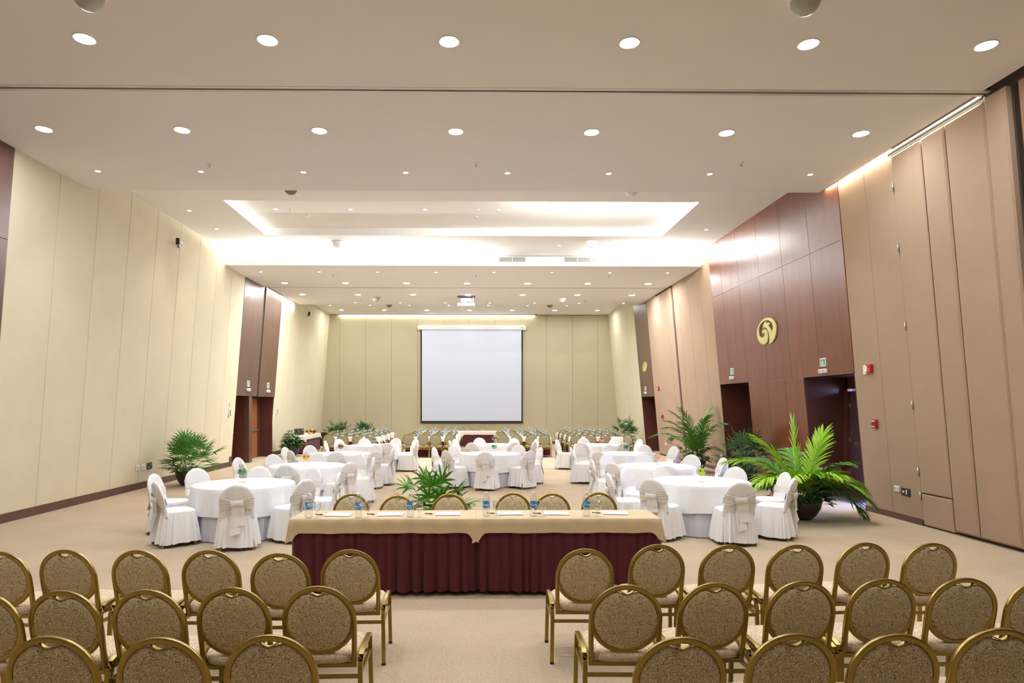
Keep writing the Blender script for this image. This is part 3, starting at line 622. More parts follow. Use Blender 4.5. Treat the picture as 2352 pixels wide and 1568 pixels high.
def place_gold(src, px, py, rz, lab, grp, used=[0]):
    x, y = spot(px, py, TZ); c_, s_ = cos(rz), sin(rz)
    ox, oy = x - (-s_*BTY), y - (c_*BTY)
    return (ox, oy, 0)
chair0 = make_gold('banquet_chair', 'x'); chair_f = make_gold('banquet_chair', 'x', True)
used = {}
def gold_at(src, loc, rz, lab, grp):
    if src.name not in used:
        used[src.name] = 1; src.location = loc; src.rotation_euler = (0,0,rz); src['label'] = lab; src['group'] = grp; return src
    return dup(src, loc, rz, lab, grp)
KIDS[chair0.name] = [(c, []) for c in chair0.children]; KIDS[chair_f.name] = [(c, []) for c in chair_f.children]
AL = 'gold round-backed patterned chair, '
rowsL = [[(110,1461,-.02),(366,1464,-.03),(618,1458,0.03)], [(-45,1360,-.05),(140,1356,-.05),(335,1354,-.04),(532,1349,.0),(730,1346,.02)], [(-5,1266,-.04),(148,1262,-.07),(315,1263,-.08),(480,1263,-.02),(641,1270,0),(803,1262,.02)]]
rowsR = [[(1567,1463,0),(1826,1455,.03),(2063,1456,0),(2300,1443,-.02)], [(1440,1343,-.03),(1643,1338,0.02),(1846,1334,.03),(2032,1329,.0),(2219,1327,-.02),(2400,1330,0)], [(1345,1260,-.02),(1512,1250,.02),(1675,1251,.04),(1831,1251,-.02),(1989,1246,.06),(2143,1247,.03)]]
rn = ['nearest', 'middle', 'farthest']
for side, rows in (('left', rowsL), ('right', rowsR)):
    for ri, row in enumerate(rows):
        row2 = row[::-1] if side == 'left' else row
        for k, (px, py, rz) in enumerate(row2):
            lab = '%s%s from the aisle in the %s %s audience row' % (AL, ORD[k], rn[ri], side)
            gold_at(chair0, place_gold(chair0, px, py, rz, '', ''), rz, lab, 'audience chairs in rows')
for k, (px, py, rz) in enumerate([(808,1133,PI+.03),(914,1137,PI-.05),(1033,1133,PI),(1178,1131,PI+.02),(1268,1132,PI),(1375,1130,PI-.04)]):
    gold_at(chair0, place_gold(chair0, px, py, rz, '', ''), rz, 'gold-framed chair behind the maroon-skirted front table, %s from the left' % ORD[k], 'chairs behind the front table')
# ================================================================= skirted tables
def skirt_mesh(L_, W_, z0, z1, seed, res=0.012, amp=0.014):
    rnd_ = random.Random(seed); per = 2*(L_+W_); n = int(per/res); ls = []
    ph = []; s_ = 0; marks = [0]
    while s_ < per: s_ += rnd_.uniform(0.07, 0.17); marks.append(s_)
    marks = [m_*per/marks[-1] for m_ in marks]
    ks = [rnd_.uniform(0.6, 1.4) for _ in marks]; drift = [rnd_.uniform(-0.02, 0.02) for _ in marks]
    for zi in range(7):
        u = zi/6.0; z = z1+(z0-z1)*u; lp = []
        for i in range(n):
            s_ = per*i/n
            j = max(k for k in range(len(marks)-1) if marks[k] <= s_)
            f_ = (s_-marks[j])/(marks[j+1]-marks[j])
            w = (sin(PI*f_)**0.8)*amp*ks[j]*(0.4+0.6*u)*(0.75+0.25*sin(7*f_+j))
            q = s_+drift[j]*u*sin(PI*f_)
            q = min(max(q, 0), per)
            if q < L_: x, y, nx, ny = -L_/2+q, -W_/2, 0, -1
            elif q < L_+W_: x, y, nx, ny = L_/2, -W_/2+(q-L_), 1, 0
            elif q < 2*L_+W_: x, y, nx, ny = L_/2-(q-L_-W_), W_/2, 0, 1
            else: x, y, nx, ny = -L_/2, W_/2-(q-2*L_-W_), -1, 0
            o = w+0.012*u-amp*0.7*(math.exp(-(f_/0.13)**2)+math.exp(-((1-f_)/0.13)**2))*(0.3+0.7*u)*(ks[j]-0.4)
            lp.append((x+nx*o, y+ny*o, z+ (0.008*sin(s_*3+seed) if zi == 6 else 0)))
        ls.append(lp)
    return MB().loft(ls)
def topper_mesh(L_, W_, z, over, seed, corner=0.10):
    rnd_ = random.Random(seed); ls = []; nS = 64
    base_ = []
    for (x0, y0, x1, y1, cnr) in ((-1,-1,1,-1,0),(1,-1,1,1,0),(1,1,-1,1,0),(-1,1,-1,-1,0)):
        m_ = nS if y0 == y1 else 22
        for i in range(m_):
            f_ = i/m_; base_.append((x0+(x1-x0)*f_, y0+(y1-y0)*f_))
    def pt(u, v, out, dz, k):
        x, y = u*L_/2, v*W_/2
        ax, ay = (1 if abs(u) > 0.999 else 0)*math.copysign(1, u), (1 if abs(v) > 0.999 else 0)*math.copysign(1, v)
        return (x+ax*out, y+ay*out, z-dz)
    for k, (out, dz) in enumerate(((-0.02, 0), (0.0, 0.002), (0.008, 0.01), (0.012, over*0.4), (0.016, over*0.75), (0.02, over))):
        lp = []
        for i, (u, v) in enumerate(base_):
            dc = (1-abs(u))*L_/2 + (1-abs(v))*W_/2
            cf = math.exp(-(dc/0.05)**2) if k >= 3 else 0
            wob = 0.007*sin(i*0.8+seed)*(k/5.0)
            kk = (k-2)/3.0 if k > 2 else 0
            x, y, zz = pt(u, v, out+wob+cf*0.022*kk, dz+cf*corner*kk+0.003*sin(i*0.35+seed)*kk, k)
            lp.append((x, y, zz))
        ls.append(lp)
    c_ = [[(p[0]*s_, p[1]*s_, z) for p in ls[0]] for s_ in (0.02, 0.7)]
    return MB().loft(c_+ls)
def skirted_table(name, x, y, L_, W_, H_, lab, grp, top_m, seed, rz=0, over=0.15, legs=True, res=0.022, amp=0.014):
    t = thing(name, lab, 'table', (x, y, 0), rz, grp)
    MB().box((0, 0, H_-0.02), (L_-0.01, W_-0.01, 0.03)).build('tabletop', base_m, t)
    sk = skirt_mesh(L_, W_, 0.045, H_-0.012, seed, res, amp).build('skirt', maroon, t, smooth=True, label='pleated maroon skirt')
    tp = topper_mesh(L_+0.05, W_+0.05, H_, over, seed).build('tablecloth', top_m, t, smooth=True, label='cloth over the table top'); sharp(tp, 0.9)
    if legs:
        for a in (-1, 1):
            for c_ in (-1, 1): MB().box((a*(L_/2-0.12), c_*(W_/2-0.08), H_/2-0.01), (0.03, 0.03, H_-0.02)).build('leg', black, t)
    return t
FH = 0.81; FY = 7.04
skirted_table('banquet_table', -0.975, FY, 1.89, 0.50, FH, 'front table with beige cloth and maroon skirt, nearer the left bank of round tables', 'front tables', beige, 3, amp=0.062)
skirted_table('banquet_table', 0.975, FY, 1.89, 0.50, FH, 'front table with beige cloth and maroon skirt, nearer the open door wall', 'front tables', beige, 8, amp=0.062)
# bottles, goblets, pads, pens on the front tables
def make_bottle(lab, nseg=20):
    t = thing('water_bottle', lab, 'bottle')
    MB().lathe([(0.002,0.004),(0.030,0.0),(0.038,0.006),(0.040,0.02),(0.037,0.03),(0.040,0.04),(0.037,0.052),(0.040,0.064),(0.039,0.09),(0.039,0.155),(0.041,0.17),(0.040,0.185),(0.032,0.208),(0.018,0.226),(0.014,0.232),(0.014,0.238)], nseg).build('body', petm, t, smooth=True)
    MB().lathe([(0.0395,0.088),(0.0402,0.092),(0.0402,0.153),(0.0395,0.157)], nseg).build('label', bluelab, t, smooth=True)
    MB().lathe([(0.0165,0.234),(0.017,0.238),(0.017,0.254),(0.015,0.257),(0.001,0.257)], 14).build('cap', plastic, t, smooth=False)
    return t
bot0 = make_bottle('x'); gob = None
def make_goblet(lab):
    t = thing('goblet', lab, 'glass')
    MB().lathe([(0.001,0.006),(0.02,0.005),(0.034,0.002),(0.034,0.0005)], 20).build('foot', glassm, t, smooth=True)
    MB().lathe([(0.012,0.006),(0.006,0.015),(0.005,0.045),(0.008,0.058),(0.02,0.068),(0.033,0.085),(0.039,0.11),(0.038,0.14),(0.034,0.172),(0.033,0.172),(0.036,0.14),(0.037,0.11),(0.031,0.088),(0.002,0.068)], 20).build('bowl', glassm, t, smooth=True)
    MB().lathe([(0.001,0.071),(0.02,0.072),(0.031,0.088),(0.0365,0.11),(0.0365,0.124),(0.001,0.124)], 20).build('water', waterm, t, smooth=True)
    return t
gob0 = make_goblet('x')
BX = [(708,1190),(823,1190),(942,1188),(1117,1186),(1226,1186),(1348,1186)]
GX = [(728,1190),(844,1190),(963,1189),(1140,1187),(1247,1187),(1373,1187)]
PX = [(775,1181),(893,1180),(1025,1179),(1167,1178),(1273,1178),(1408,1177)]
for k in range(6):
    x, y = spot(BX[k][0], BX[k][1]-1, FH+0.004); pl = (x, y+0.02, FH+0.002)
    lab = 'clear water bottle with blue label, %s from left on front tables' % ORD[k]
    if k == 0: bot0.location = pl; bot0['label'] = lab; bot0['group'] = 'water bottles on the front tables'
    else: dup(bot0, pl, 0.4*k, lab)
    x, y = spot(GX[k][0], GX[k][1]-1, FH+0.004); pl = (x, y+0.02, FH+0.002)
    lab = 'stemmed water glass, %s from the left on the front tables' % ORD[k]
    if k == 0: gob0.location = pl; gob0['label'] = lab; gob0['group'] = 'goblets on the front tables'
    else: dup(gob0, pl, 0.2*k, lab)
    x, y = spot(PX[k][0], PX[k][1], FH+0.004); rz = [-0.12, 0.1, 0.03, 0.04, -0.08, -0.12][k]
    t = thing('notepad', 'white notepad beside a pen, %s from the left on the front tables' % ORD[k], 'notepad', (x+0.02, y-0.02, FH+0.003), rz, 'notepads on the front tables')
    MB().box((0, 0, 0.004), (0.27, 0.20, 0.005)).build('sheets', paper, t); MB().box((0, -0.02, 0.0078), (0.09, 0.012, 0.0008)).build('print', paper_l, t)
    pn = MB().sweep([(-0.05,0,0.005),(-0.036,0,0.005),(0.036,0,0.005),(0.046,0,0.005)], 0.009, 0.009, n=8); pn.sweep([(0.0,0.005,0.01),(0.04,0.005,0.01)], 0.004, 0.003)
    o = pn.build('pen', black, None, (x-0.19, y-0.03, FH+0.003), -0.45); tag(o, 'black pen lying by its notepad, %s from the left on the front tables' % ORD[k], 'pen', 'pens on the front tables')
# ================================================================= white covered chair
def make_white(lab, seed):
    rn_ = random.Random(seed); t = thing('covered_chair', lab, 'chair'); R = 0.222; zc = 0.695; NB = 36
    # back cover, lofted level by level
    ls = []; zs = [0.43, 0.47, 0.52, 0.57, 0.62, 0.66, 0.70, 0.74, 0.78, 0.82, 0.85, 0.875, 0.893, 0.905, 0.913, 0.917]
    for zi, z in enumerate(zs):
        hw = R*math.sqrt(max(0.0, 1-((z-zc)/R)**2)) if z > zc else R+0.012*(zc-z)/0.26
        hw = max(hw, 0.02); th = 0.034 if z < 0.88 else 0.034*math.sqrt(max(0.08, (0.92-z)/0.04))
        lp = []
        for j in range(NB):
            a = 2*PI*j/NB; ca, sa = cos(a), sin(a)
            x = hw*math.copysign(abs(ca)**0.75, ca); y = th*math.copysign(abs(sa)**0.8, sa)
            y += 0.004*sin(x*60+seed+z*20)*(1 if sa < 0 else 0.4)
            lp.append((x, by(z)+y, z+0.003*sin(3*a+seed)))
        ls.append(lp)
    sharp(MB().loft(ls, False, True).build('back_cover', white, t, smooth=True), 1.3)
    # seat cover
    ls = []
    for z, k in ((0.44, 1.0), (0.475, 1.0), (0.492, 0.97), (0.503, 0.9), (0.509, 0.6), (0.511, 0.02)):
        lp = []
        for j in range(40):
            a = 2*PI*j/40; ca, sa = cos(a), sin(a)
            lp.append((0.236*k*math.copysign(abs(ca)**0.55, ca), 0.02+0.232*k*math.copysign(abs(sa)**0.55, sa), z))
        ls.append(lp)
    sharp(MB().loft(ls).build('seat_cover', white, t, smooth=True), 1.2)
    # gathered skirt
    ls = []; NK = 168; nf = 17; ph = [rn_.uniform(0, 2*PI) for _ in range(4)]; aw = [rn_.uniform(0.6, 1.3) for _ in range(nf)]
    for zi in range(9):
        u = zi/8.0; z = 0.478-u*0.425; lp = []
        for j in range(NK):
            a = 2*PI*j/NK; ca, sa = cos(a), sin(a); e = 0.55+0.02*u
            hx = 0.236+0.052*u**0.8; hy = 0.232+0.064*u**0.8
            bx_, by_ = hx*math.copysign(abs(ca)**e, ca), 0.015+hy*math.copysign(abs(sa)**e, sa)
            w0 = sin(a*nf+ph[0]+1.6*sin(2*a+ph[1])+0.8*sin(5*a+ph[2])); w = (abs(w0)**0.7*(1 if w0 > 0 else -1))*(0.7+0.5*sin(3*a+ph[3]))
            w2 = sin(a*nf*1.9+ph[2])*0.35
            am = 0.005+0.024*u; L_ = math.hypot(bx_, by_) or 1
            o = (w+w2)*am
            lp.append((bx_+bx_/L_*o, by_+by_/L_*o, z+(0.010*sin(3*a+ph[3]) if zi == 8 else 0)))
        ls.append(lp)
    MB().loft(ls).build('skirt', white, t, smooth=True)
    # sash: gathered fans on the rear, thin band across the front
    def rear(z): return by(z)-0.040
    sm = MB(); nu, nv = 20, 30; grid = []
    for i in range(nu+1):
        u = -1+2*i/nu; row = []
        hh = 0.030+0.068*abs(u)**0.8
        for j in range(nv+1):
            v = -1+2*j/nv; z = 0.655+v*hh-0.012*abs(u)
            x = u*0.226
            if z > zc: x = max(-1, min(1, u))*min(0.229, R*math.sqrt(max(0.01, 1-((z-zc)/R)**2))+0.006)
            y = rear(z)-0.004-0.007*(1-abs(u))-0.011*abs(sin(v*PI*2.6+seed))*(0.4+abs(u))*(1-abs(u)**6) + 0.040*abs(u)**5
            row.append((x, y, z))
        grid.append(row)
    sm.loft(grid, closed=False)
    fr = []
    for i in range(13):
        u = -1+2*i/12
        fr.append([(u*0.229, by(zz)+0.037-0.012*abs(u)**5, zz) for zz in (0.60, 0.63, 0.66, 0.69)])
    sm.loft(fr, closed=False)
    sm.build('sash', ivory, t, smooth=True)
    k = []
    for i in range(9):
        u = -1+2*i/8; k.append([(u*0.088, rear(0.65)-0.024-0.024*cos(a)*(1-0.2*u*u), 0.652+(0.040+0.006*u*u)*sin(a)) for a in [2*PI*q/14 for q in range(14)]])
    MB().loft(k, True, True).build('sash_knot', ivory, t, smooth=True)
    lens_ = (0.29, 0.40) if seed % 2 else (0.22, 0.36)
    for q, (ln, ox, sk_) in enumerate(((lens_[1], -0.006, 0.0), (lens_[0], 0.006, 0.02))):
        g_ = []
        for i in range(11):
            u = i/10; z = 0.64-u*ln
            yb = rear(z) if z > 0.46 else (rear(0.46)-0.03-(0.46-z)*0.28)
            yy = min(yb-0.012, rear(0.64)-0.012 if z > 0.5 else 9)-0.006*q-0.012
            yy = min(yy, -0.262-0.012*q) if z < 0.52 else yy
            g_.append([(ox*2.5+x*(0.94+0.06*u-(0.22 if q == 0 else 0))+sk_*u, yy-0.003*cos(x*70+seed+u*5), z+ (0.01*x/0.05 if i == 10 else 0)) for x in [-0.086+0.172*j/8 for j in range(9)]])
        MB().loft(g_, closed=False).build('sash_tail', ivory, t, smooth=True)
    for s_ in (-1, 1):
        for y, k in ((0.235, 1), (-0.262, 1)):
            mb = MB(); mb.sweep([(s_*0.205, y*0.8, 0.14), (s_*0.218, y*0.9, 0.0)], 0.026, 0.026, up=(0,1,0)); mb.build('leg', gold, t)
    return t
CH = [make_white('x', s_) for s_ in (1, 2, 3)]
# ================================================================= round tables
GL = {'L1': ((60,140,60), (40,110,150), 'green and blue'), 'L2': ((236,200,20), (190,60,30), 'yellow'), 'L3': ((120,110,40), (60,40,20), 'brown'), 'L4': ((40,130,140), (20,70,110), 'teal'),
      'C1': ((80,190,110), (30,50,60), 'bright green'), 'C2': ((70,60,100), (30,30,50), 'dark violet'), 'R1': ((190,215,20), (90,170,20), 'lime'), 'R2': ((235,160,130), (200,190,60), 'pink and orange'),
      'R3': ((20,120,80), (20,60,50), 'dark green'), 'R4': ((220,60,50), (150,30,30), 'red')}
CT = [(-1,-1)]
RT = {'L1': (-3.62,10.12), 'L2': (-3.42,13.15), 'L3': (-3.42,16.35), 'L4': (-3.12,19.7), 'C1': (0.36,16.3), 'C2': (0.5,19.95), 'R1': (3.62,10.36), 'R2': (3.64,12.95), 'R3': (3.78,16.25), 'R4': (3.78,19.8)}
def cloth_over(R, z, drop, folds, amp, seed, flare=0.05, top=True, hem=0.03):
    rn_ = random.Random(seed); NK = 180; ph = [rn_.uniform(0, 6.28) for _ in range(5)]; ls = []
    if top: ls += [[(r*cos(2*PI*j/NK), r*sin(2*PI*j/NK), z) for j in range(NK)] for r in (0.01, R*0.6, R-0.02)]
    prof = [(R, z-0.003), (R+0.008, z-0.014)] if top else []
    ls += [[(r*cos(2*PI*j/NK), r*sin(2*PI*j/NK), zz) for j in range(NK)] for r, zz in prof]
    for i in range(1, 8):
        u = i/7.0; lp = []
        for j in range(NK):
            a = 2*PI*j/NK
            w = sin(folds*a+ph[0]+1.5*sin(3*a+ph[1]))*0.6+sin(folds*1.7*a+ph[2])*0.35
            am = amp*min(1, u*1.3)
            r = R+0.010+flare*u+am*w*(1-0.2*u)
            dz = drop*u*(1+(hem*sin(4*a+ph[3]))*u)
            lp.append((r*cos(a), r*sin(a), z-0.014-dz))
        ls.append(lp)
    return MB().loft(ls)
wares = {}
SEC = ['near side', 'near right', 'right side', 'far right', 'far side', 'far left', 'left side', 'near left']
gm = {}
def centre_glass(x, y, key):
    c1, c2, nm_ = GL[key]
    t = thing('fruit_glass', 'tall stemmed glass globe with %s fruit slices on a round table' % nm_, 'glass', (x, y, 0.785))
    MB().lathe([(0.001,0.008),(0.03,0.006),(0.055,0.002),(0.055,0.0005)], 22).build('foot', glassm, t, smooth=True)
    MB().lathe([(0.01,0.007),(0.006,0.02),(0.006,0.09),(0.012,0.10),(0.045,0.11),(0.068,0.135),(0.076,0.165),(0.07,0.195),(0.05,0.22),(0.028,0.232),(0.024,0.245),(0.034,0.262),(0.045,0.27)], 22).build('globe', glassm, t, smooth=True)
    m_ = mat('fruit_'+key, c1, 0.35, noise=0.5, nscale=40); m2_ = mat('fruit_dark_'+key, c2, 0.35, noise=0.4, nscale=40)
    MB().lathe([(0.01,0.106),(0.043,0.114),(0.065,0.137),(0.073,0.163),(0.01,0.166)], 18).build('juice', m_, t, smooth=True)
    rn_ = random.Random(len(key)+ord(key[0])+ord(key[1]))
    for q in range(6):
        a = q*1.05; s_ = MB(); c_ = (0.036*cos(a), 0.036*sin(a), 0.178+0.01*(q % 2))
        k_ = MB().lathe([(0.001,-0.004),(0.026,-0.004),(0.028,0),(0.026,0.004),(0.001,0.004)], 12)
        M_ = Matrix.Rotation(rn_.uniform(0.6, 1.5), 3, 'X') @ Matrix.Rotation(rn_.uniform(-0.6, 0.6), 3, 'Y')
        s_.add([tuple(M_ @ Vector(p) + Vector(c_)) for p in k_.v], k_.f); s_.build('fruit_slice', m_ if q % 2 else m2_, t)
tbn = {}
for k, (key, (x, y)) in enumerate(RT.items()):
    nm_ = GL[key][2]
    t = thing('round_table', 'round table under white cloths, holding the glass with %s fruit' % nm_, 'table', (x, y, 0), 0.3*k, 'round banquet tables')
    if k == 0:
        o1 = cloth_over(0.755, 0.782, 0.40, 15, 0.022, 5, 0.03).build('tablecloth', white, t, smooth=True, label='white overlay cloth')
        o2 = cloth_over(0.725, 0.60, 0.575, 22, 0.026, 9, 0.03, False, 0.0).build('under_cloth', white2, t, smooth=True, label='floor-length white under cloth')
        o3 = MB().lathe([(0.01,0.74),(0.74,0.74),(0.745,0.775),(0.01,0.776)], 48).build('tabletop', base_m, t)
    else:
        for o_ in (o1, o2, o3): d = o_.copy(); C.objects.link(d); d.parent = t
CHAIRS = {
 'L1': [(353,1088),(389,1104),(544.5,1108),(690,1099.4),(451,1075),(594,1070.6),(722,1072.6),(779,1084.5)],
 'L2': [(544.5,1050.5),(558.5,1060.7),(612,1041),(658,1065.5),(790.7,1060),(730.7,1040),(830,1043),(858,1049.7)],
 'L3': [(651.6,1026.7),(667,1034.4),(704,1021.6),(771.5,1038),(799,1020),(861,1035),(878,1018.5),(903,1029)],
 'L4': [(746.5,1012),(771.5,1008),(802,1015.2),(837,1006),(887,1017),(910,1006),(947,1012),(955,1008)],
 'C1': [(997,1026.5),(1023,1033.7),(1038.7,1023),(1117,1036),(1208,1033.7),(1242.5,1027),(1193,1021),(1120,1021)],
 'C2': [(1082,1016),(1034,1011),(1044,1008.4),(1100,1005),(1167,1014),(1181,1006),(1228,1013),(1236,1008)],
 'R1': [(1487,1097.8),(1695,1104),(1811,1086),(1827,1096),(1400,1087.5),(1444,1073.5),(1535.7,1069.7),(1688.8,1071.5)],
 'R2': [(1414.5,1060.8),(1391,1043),(1359.7,1054.4),(1525.5,1063),(1637.8,1059.5),(1660.7,1050.6),(1479.6,1041.6),(1590.6,1043.7)],
 'R3': [(1376,1036.5),(1329,1022.5),(1312.5,1026),(1473,1034.5),(1556,1032.7),(1550,1023.8),(1492,1022),(1400.5,1022)],
 'R4': [(1279,1009),(1338,1015.6),(1340.6,1005),(1418,1014.8),(1422,1005.4),(1474.5,1008)]}
cu = [0, 0, 0]; ci = 0
for key, lst in CHAIRS.items():
    tx, ty = RT[key]; rec = []
    for (px, py) in lst:
        x, y = spot(px, py, 0.915); dx, dy = tx-x, ty-y; D_ = math.hypot(dx, dy); D2 = min(max(D_, 1.32), 1.55)
        ang = math.atan2(x-tx, -(y-ty))       # 0 = nearest the viewer, grows to the right
        rec.append([ang % (2*PI), D2])
    rec.sort()
    # keep neighbours from colliding
    for it in range(30):
        for i in range(len(rec)):
            j = (i+1) % len(rec); d = (rec[j][0]-rec[i][0]) % (2*PI)
            if d < 0.60 and d > 0: rec[i][0] -= (0.60-d)/2*0.7; rec[j][0] += (0.60-d)/2*0.7
    # sector names in order round the table
    off = min(range(8), key=lambda o_: sum(abs(((rec[i][0]-(i+o_)*PI/4+PI) % (2*PI))-PI) for i in range(len(rec))))
    for i, (a, D_) in enumerate(rec):
        bx_, by_ = tx+D_*sin(a), ty-D_*cos(a); ux, uy = -sin(a), cos(a)
        loc = (bx_+ux*0.262, by_+uy*0.262, 0); rz = math.atan2(-ux, uy)
        lab = 'white covered chair, %s of the table with the %s fruit glass' % (SEC[(i+off) % 8], GL[key][2])
        rj = random.Random(ci*7).uniform(-0.09, 0.09)
        w = ci % 3; ci += 1
        if cu[w] == 0:
            cu[w] = 1; c_ = CH[w]; c_.location = loc; c_.rotation_euler = (0,0,rz+rj); c_['label'] = lab; c_['group'] = 'white covered chairs at the round tables'
        else: dup(CH[w], loc, rz+rj, lab)
for key, (px, py) in {'L1': (556.7,1107),'L2': (702.7,1069),'L3': (779,1034),'L4': (855,1018),'C1': (1127,1044),'C2': (1135,1018.5),'R1': (1610,1107),'R2': (1510,1066),'R3': (1438,1041),'R4': (1377,1023)}.items():
    x, y = spot(px, py, 0.785); tx, ty = RT[key]
    if math.hypot(x-tx, y-ty) > 0.45: x, y = tx+(0.1 if key[0] != 'L' else 0), ty
    centre_glass(x, y, key)
# ================================================================= classroom blocks near the screen
blocks = [('block by the buffet', -5.72, [-5.6, -5.05, -4.5, -3.99], -4.72), ('block left of centre aisle', -2.6, [-2.56, -2.03, -1.52, -1.0], -1.72), ('block right of centre aisle', 1.0, [1.05, 1.57, 2.1, 2.63], 1.88), ('block by the walnut alcove', 3.8, [3.82, 4.37, 4.9, 5.42], 4.68)]
rown = ['rearmost', 'second', 'third', 'foremost']; bi = 0
tb0 = None
for bk, (bn, x0, xs, xc) in enumerate(blocks):
    for r_ in range(4):
        yb = 24.45+1.32*r_; ty = yb+0.68
        lab = 'long maroon-skirted table, %s row of the %s' % (rown[r_], bn)
        if tb0 is None:
            tb0 = skirted_table('classroom_table', xc, ty, 1.98, 0.42, 0.76, lab, 'classroom tables', cloth_far, 21, res=0.035, over=0.17, legs=False, amp=0.02)
        else: dup(tb0, (xc, ty, 0), 0, lab)
        for k, xx in enumerate(xs):
            if bk == 3 and r_ == 0 and k == 3: continue
            lab = 'olive-backed chair, %s from left, %s row of the %s' % (ORD[k], rown[r_], bn)
            rr = random.Random(bk*100+r_*10+k)
            gold_at(chair_f, (xx+rr.uniform(-0.02, 0.02), yb+0.26+rr.uniform(-0.03, 0.03), 0), rr.uniform(-0.05, 0.05), lab, 'classroom chairs')
            lab = 'water bottle, %s from left, %s row of the %s' % (ORD[k], rown[r_], bn)
            dup(bot0, (xx+0.24+rr.uniform(-0.04, 0.04) if k < 3 else xx+0.12, ty+rr.uniform(-0.05, 0.05), 0.762), rr.uniform(0, 3), lab, 'water bottles on the classroom tables')
            if k < 3 and (bk+r_+k) % 2 == 0:
                dup(gob0, (xx+0.36, ty-0.06, 0.762), 0, 'goblet beside the %s bottle, %s row of the %s' % (ORD[k], rown[r_], bn), 'goblets on the classroom tables')
gold_at(chair_f, (6.0, 24.75, 0), -0.9, 'gold-framed chair standing alone, turned towards the palm by the walnut alcove', 'classroom chairs')
for k, xc in enumerate((-1.68, 0.36)): dup(tb0, (xc, 30.9, 0), 0, 'head table with maroon skirt before the screen, %s one' % ['left', 'right'][k], 'head tables')
for k, xx in enumerate((-2.4, -1.8, -1.25, -0.33, 0.34, 0.94)):
    gold_at(chair_f, (xx, 31.75, 0), PI, 'gold-framed chair behind the head table, %s from the left' % ORD[k], 'head table chairs')
# ================================================================= buffet, bin
bt = skirted_table('buffet_table', -7.28, 27.6, 2.5, 0.62, 0.76, 'buffet table with pale cloth and maroon skirt against the cream wall', None, cloth_far, 33, rz=PI/2, over=0.17, legs=False)
t = thing('fruit_basket', 'dark wicker basket of fruit on the buffet table', 'basket', (-7.2, 28.2, 0.762))
MB().lathe([(0.16,0),(0.2,0.04),(0.24,0.10),(0.255,0.12),(0.24,0.12),(0.2,0.06)], 24).build('basket', pot_m, t, smooth=True)
rr = random.Random(4)
FR = [mat('fruit_red', (170,40,30), 0.4), mat('fruit_yel', (228,196,40), 0.4), mat('fruit_grn', (120,160,40), 0.4), mat('fruit_ora', (226,130,30), 0.4)]
for k in range(16):
    a = rr.uniform(0, 6.28); d = 0.03+0.05*(k//4); r0 = rr.uniform(0.038, 0.05); z = 0.12+0.06*(1-d/0.18)+rr.uniform(0, 0.02)
    o = MB().lathe([(0.002,-r0),(r0*0.7,-r0*0.7),(r0,0),(r0*0.7,r0*0.7),(0.002,r0*0.9)], 12).build('fruit', FR[k % 4], None, (-7.2+d*cos(a), 28.2+d*sin(a), 0.762+z), smooth=True)
    tag(o, 'round fruit in the dark basket: %s %s one' % (['innermost', 'second', 'third', 'outermost'][k//4], ['red', 'yellow', 'green', 'orange'][k % 4]), 'fruit', 'fruit in the basket')
t = thing('pastry_tray', 'oval tray of pale pastries beside the fruit basket', 'tray', (-7.12, 27.7, 0.762)); MB().lathe([(0.001,0.004),(0.15,0.004),(0.18,0.02),(0.17,0.022)], 20).build('tray', steel, t, smooth=True)
MB().lathe([(0.15,0.012),(0.14,0.05),(0.1,0.065),(0.001,0.07)], 14).build('pastries', mat('pastry', (214,160,90), 0.7, noise=0.3, nscale=30), t, smooth=True)
t = thing('juice_bottle', 'orange juice bottle on the buffet table', 'bottle', (-7.05, 27.3, 0.762)); MB().lathe([(0.03,0),(0.032,0.02),(0.032,0.16),(0.015,0.21),(0.015,0.24)], 14, cap0=True, cap1=True).build('body', FR[3], t, smooth=True)
t = thing('coffee_box', 'dark box dispenser on the buffet table behind the palm', 'box', (-7.35, 26.9, 0.762)); MB().cbox((0, 0, 0.13), (0.3, 0.4, 0.26), 0.01).build('body', mat('dark_box', (60,36,36), 0.5), t); MB().box((0.155, 0, 0.2), (0.006, 0.3, 0.03)).build('stripe', bluelab, t)
for k in range(3):
    o = MB().lathe([(0.025,0),(0.035,0.01),(0.045,0.07),(0.043,0.07),(0.033,0.012)], 14).build('cup', plastic, None, (-7.08, 26.75+0.13*k, 0.763), smooth=True); tag(o, 'white cup at the near end of the buffet, %s' % ['nearest the viewer', 'middle of three', 'nearest the juice'][k], 'cup', 'cups on the buffet')
t = thing('waste_bin', 'tall black box bin with a silver ring in the far corner', 'bin', (-7.55, 31.9, 0)); MB().cbox((0, 0, 0.32), (0.26, 0.3, 0.64), 0.01).build('body', black, t)
k = MB(); k.sweep([(0.13+0.05*0+0.12*0, -0.17, 0.42+0.0)]+[(0.07+0.09*cos(a), -0.17, 0.4+0.09*sin(a)) for a in [2*PI*q/16 for q in range(17)]][1:], 0.015, 0.015, up=(0,1,0), n=6); k.build('ring', steel, t)
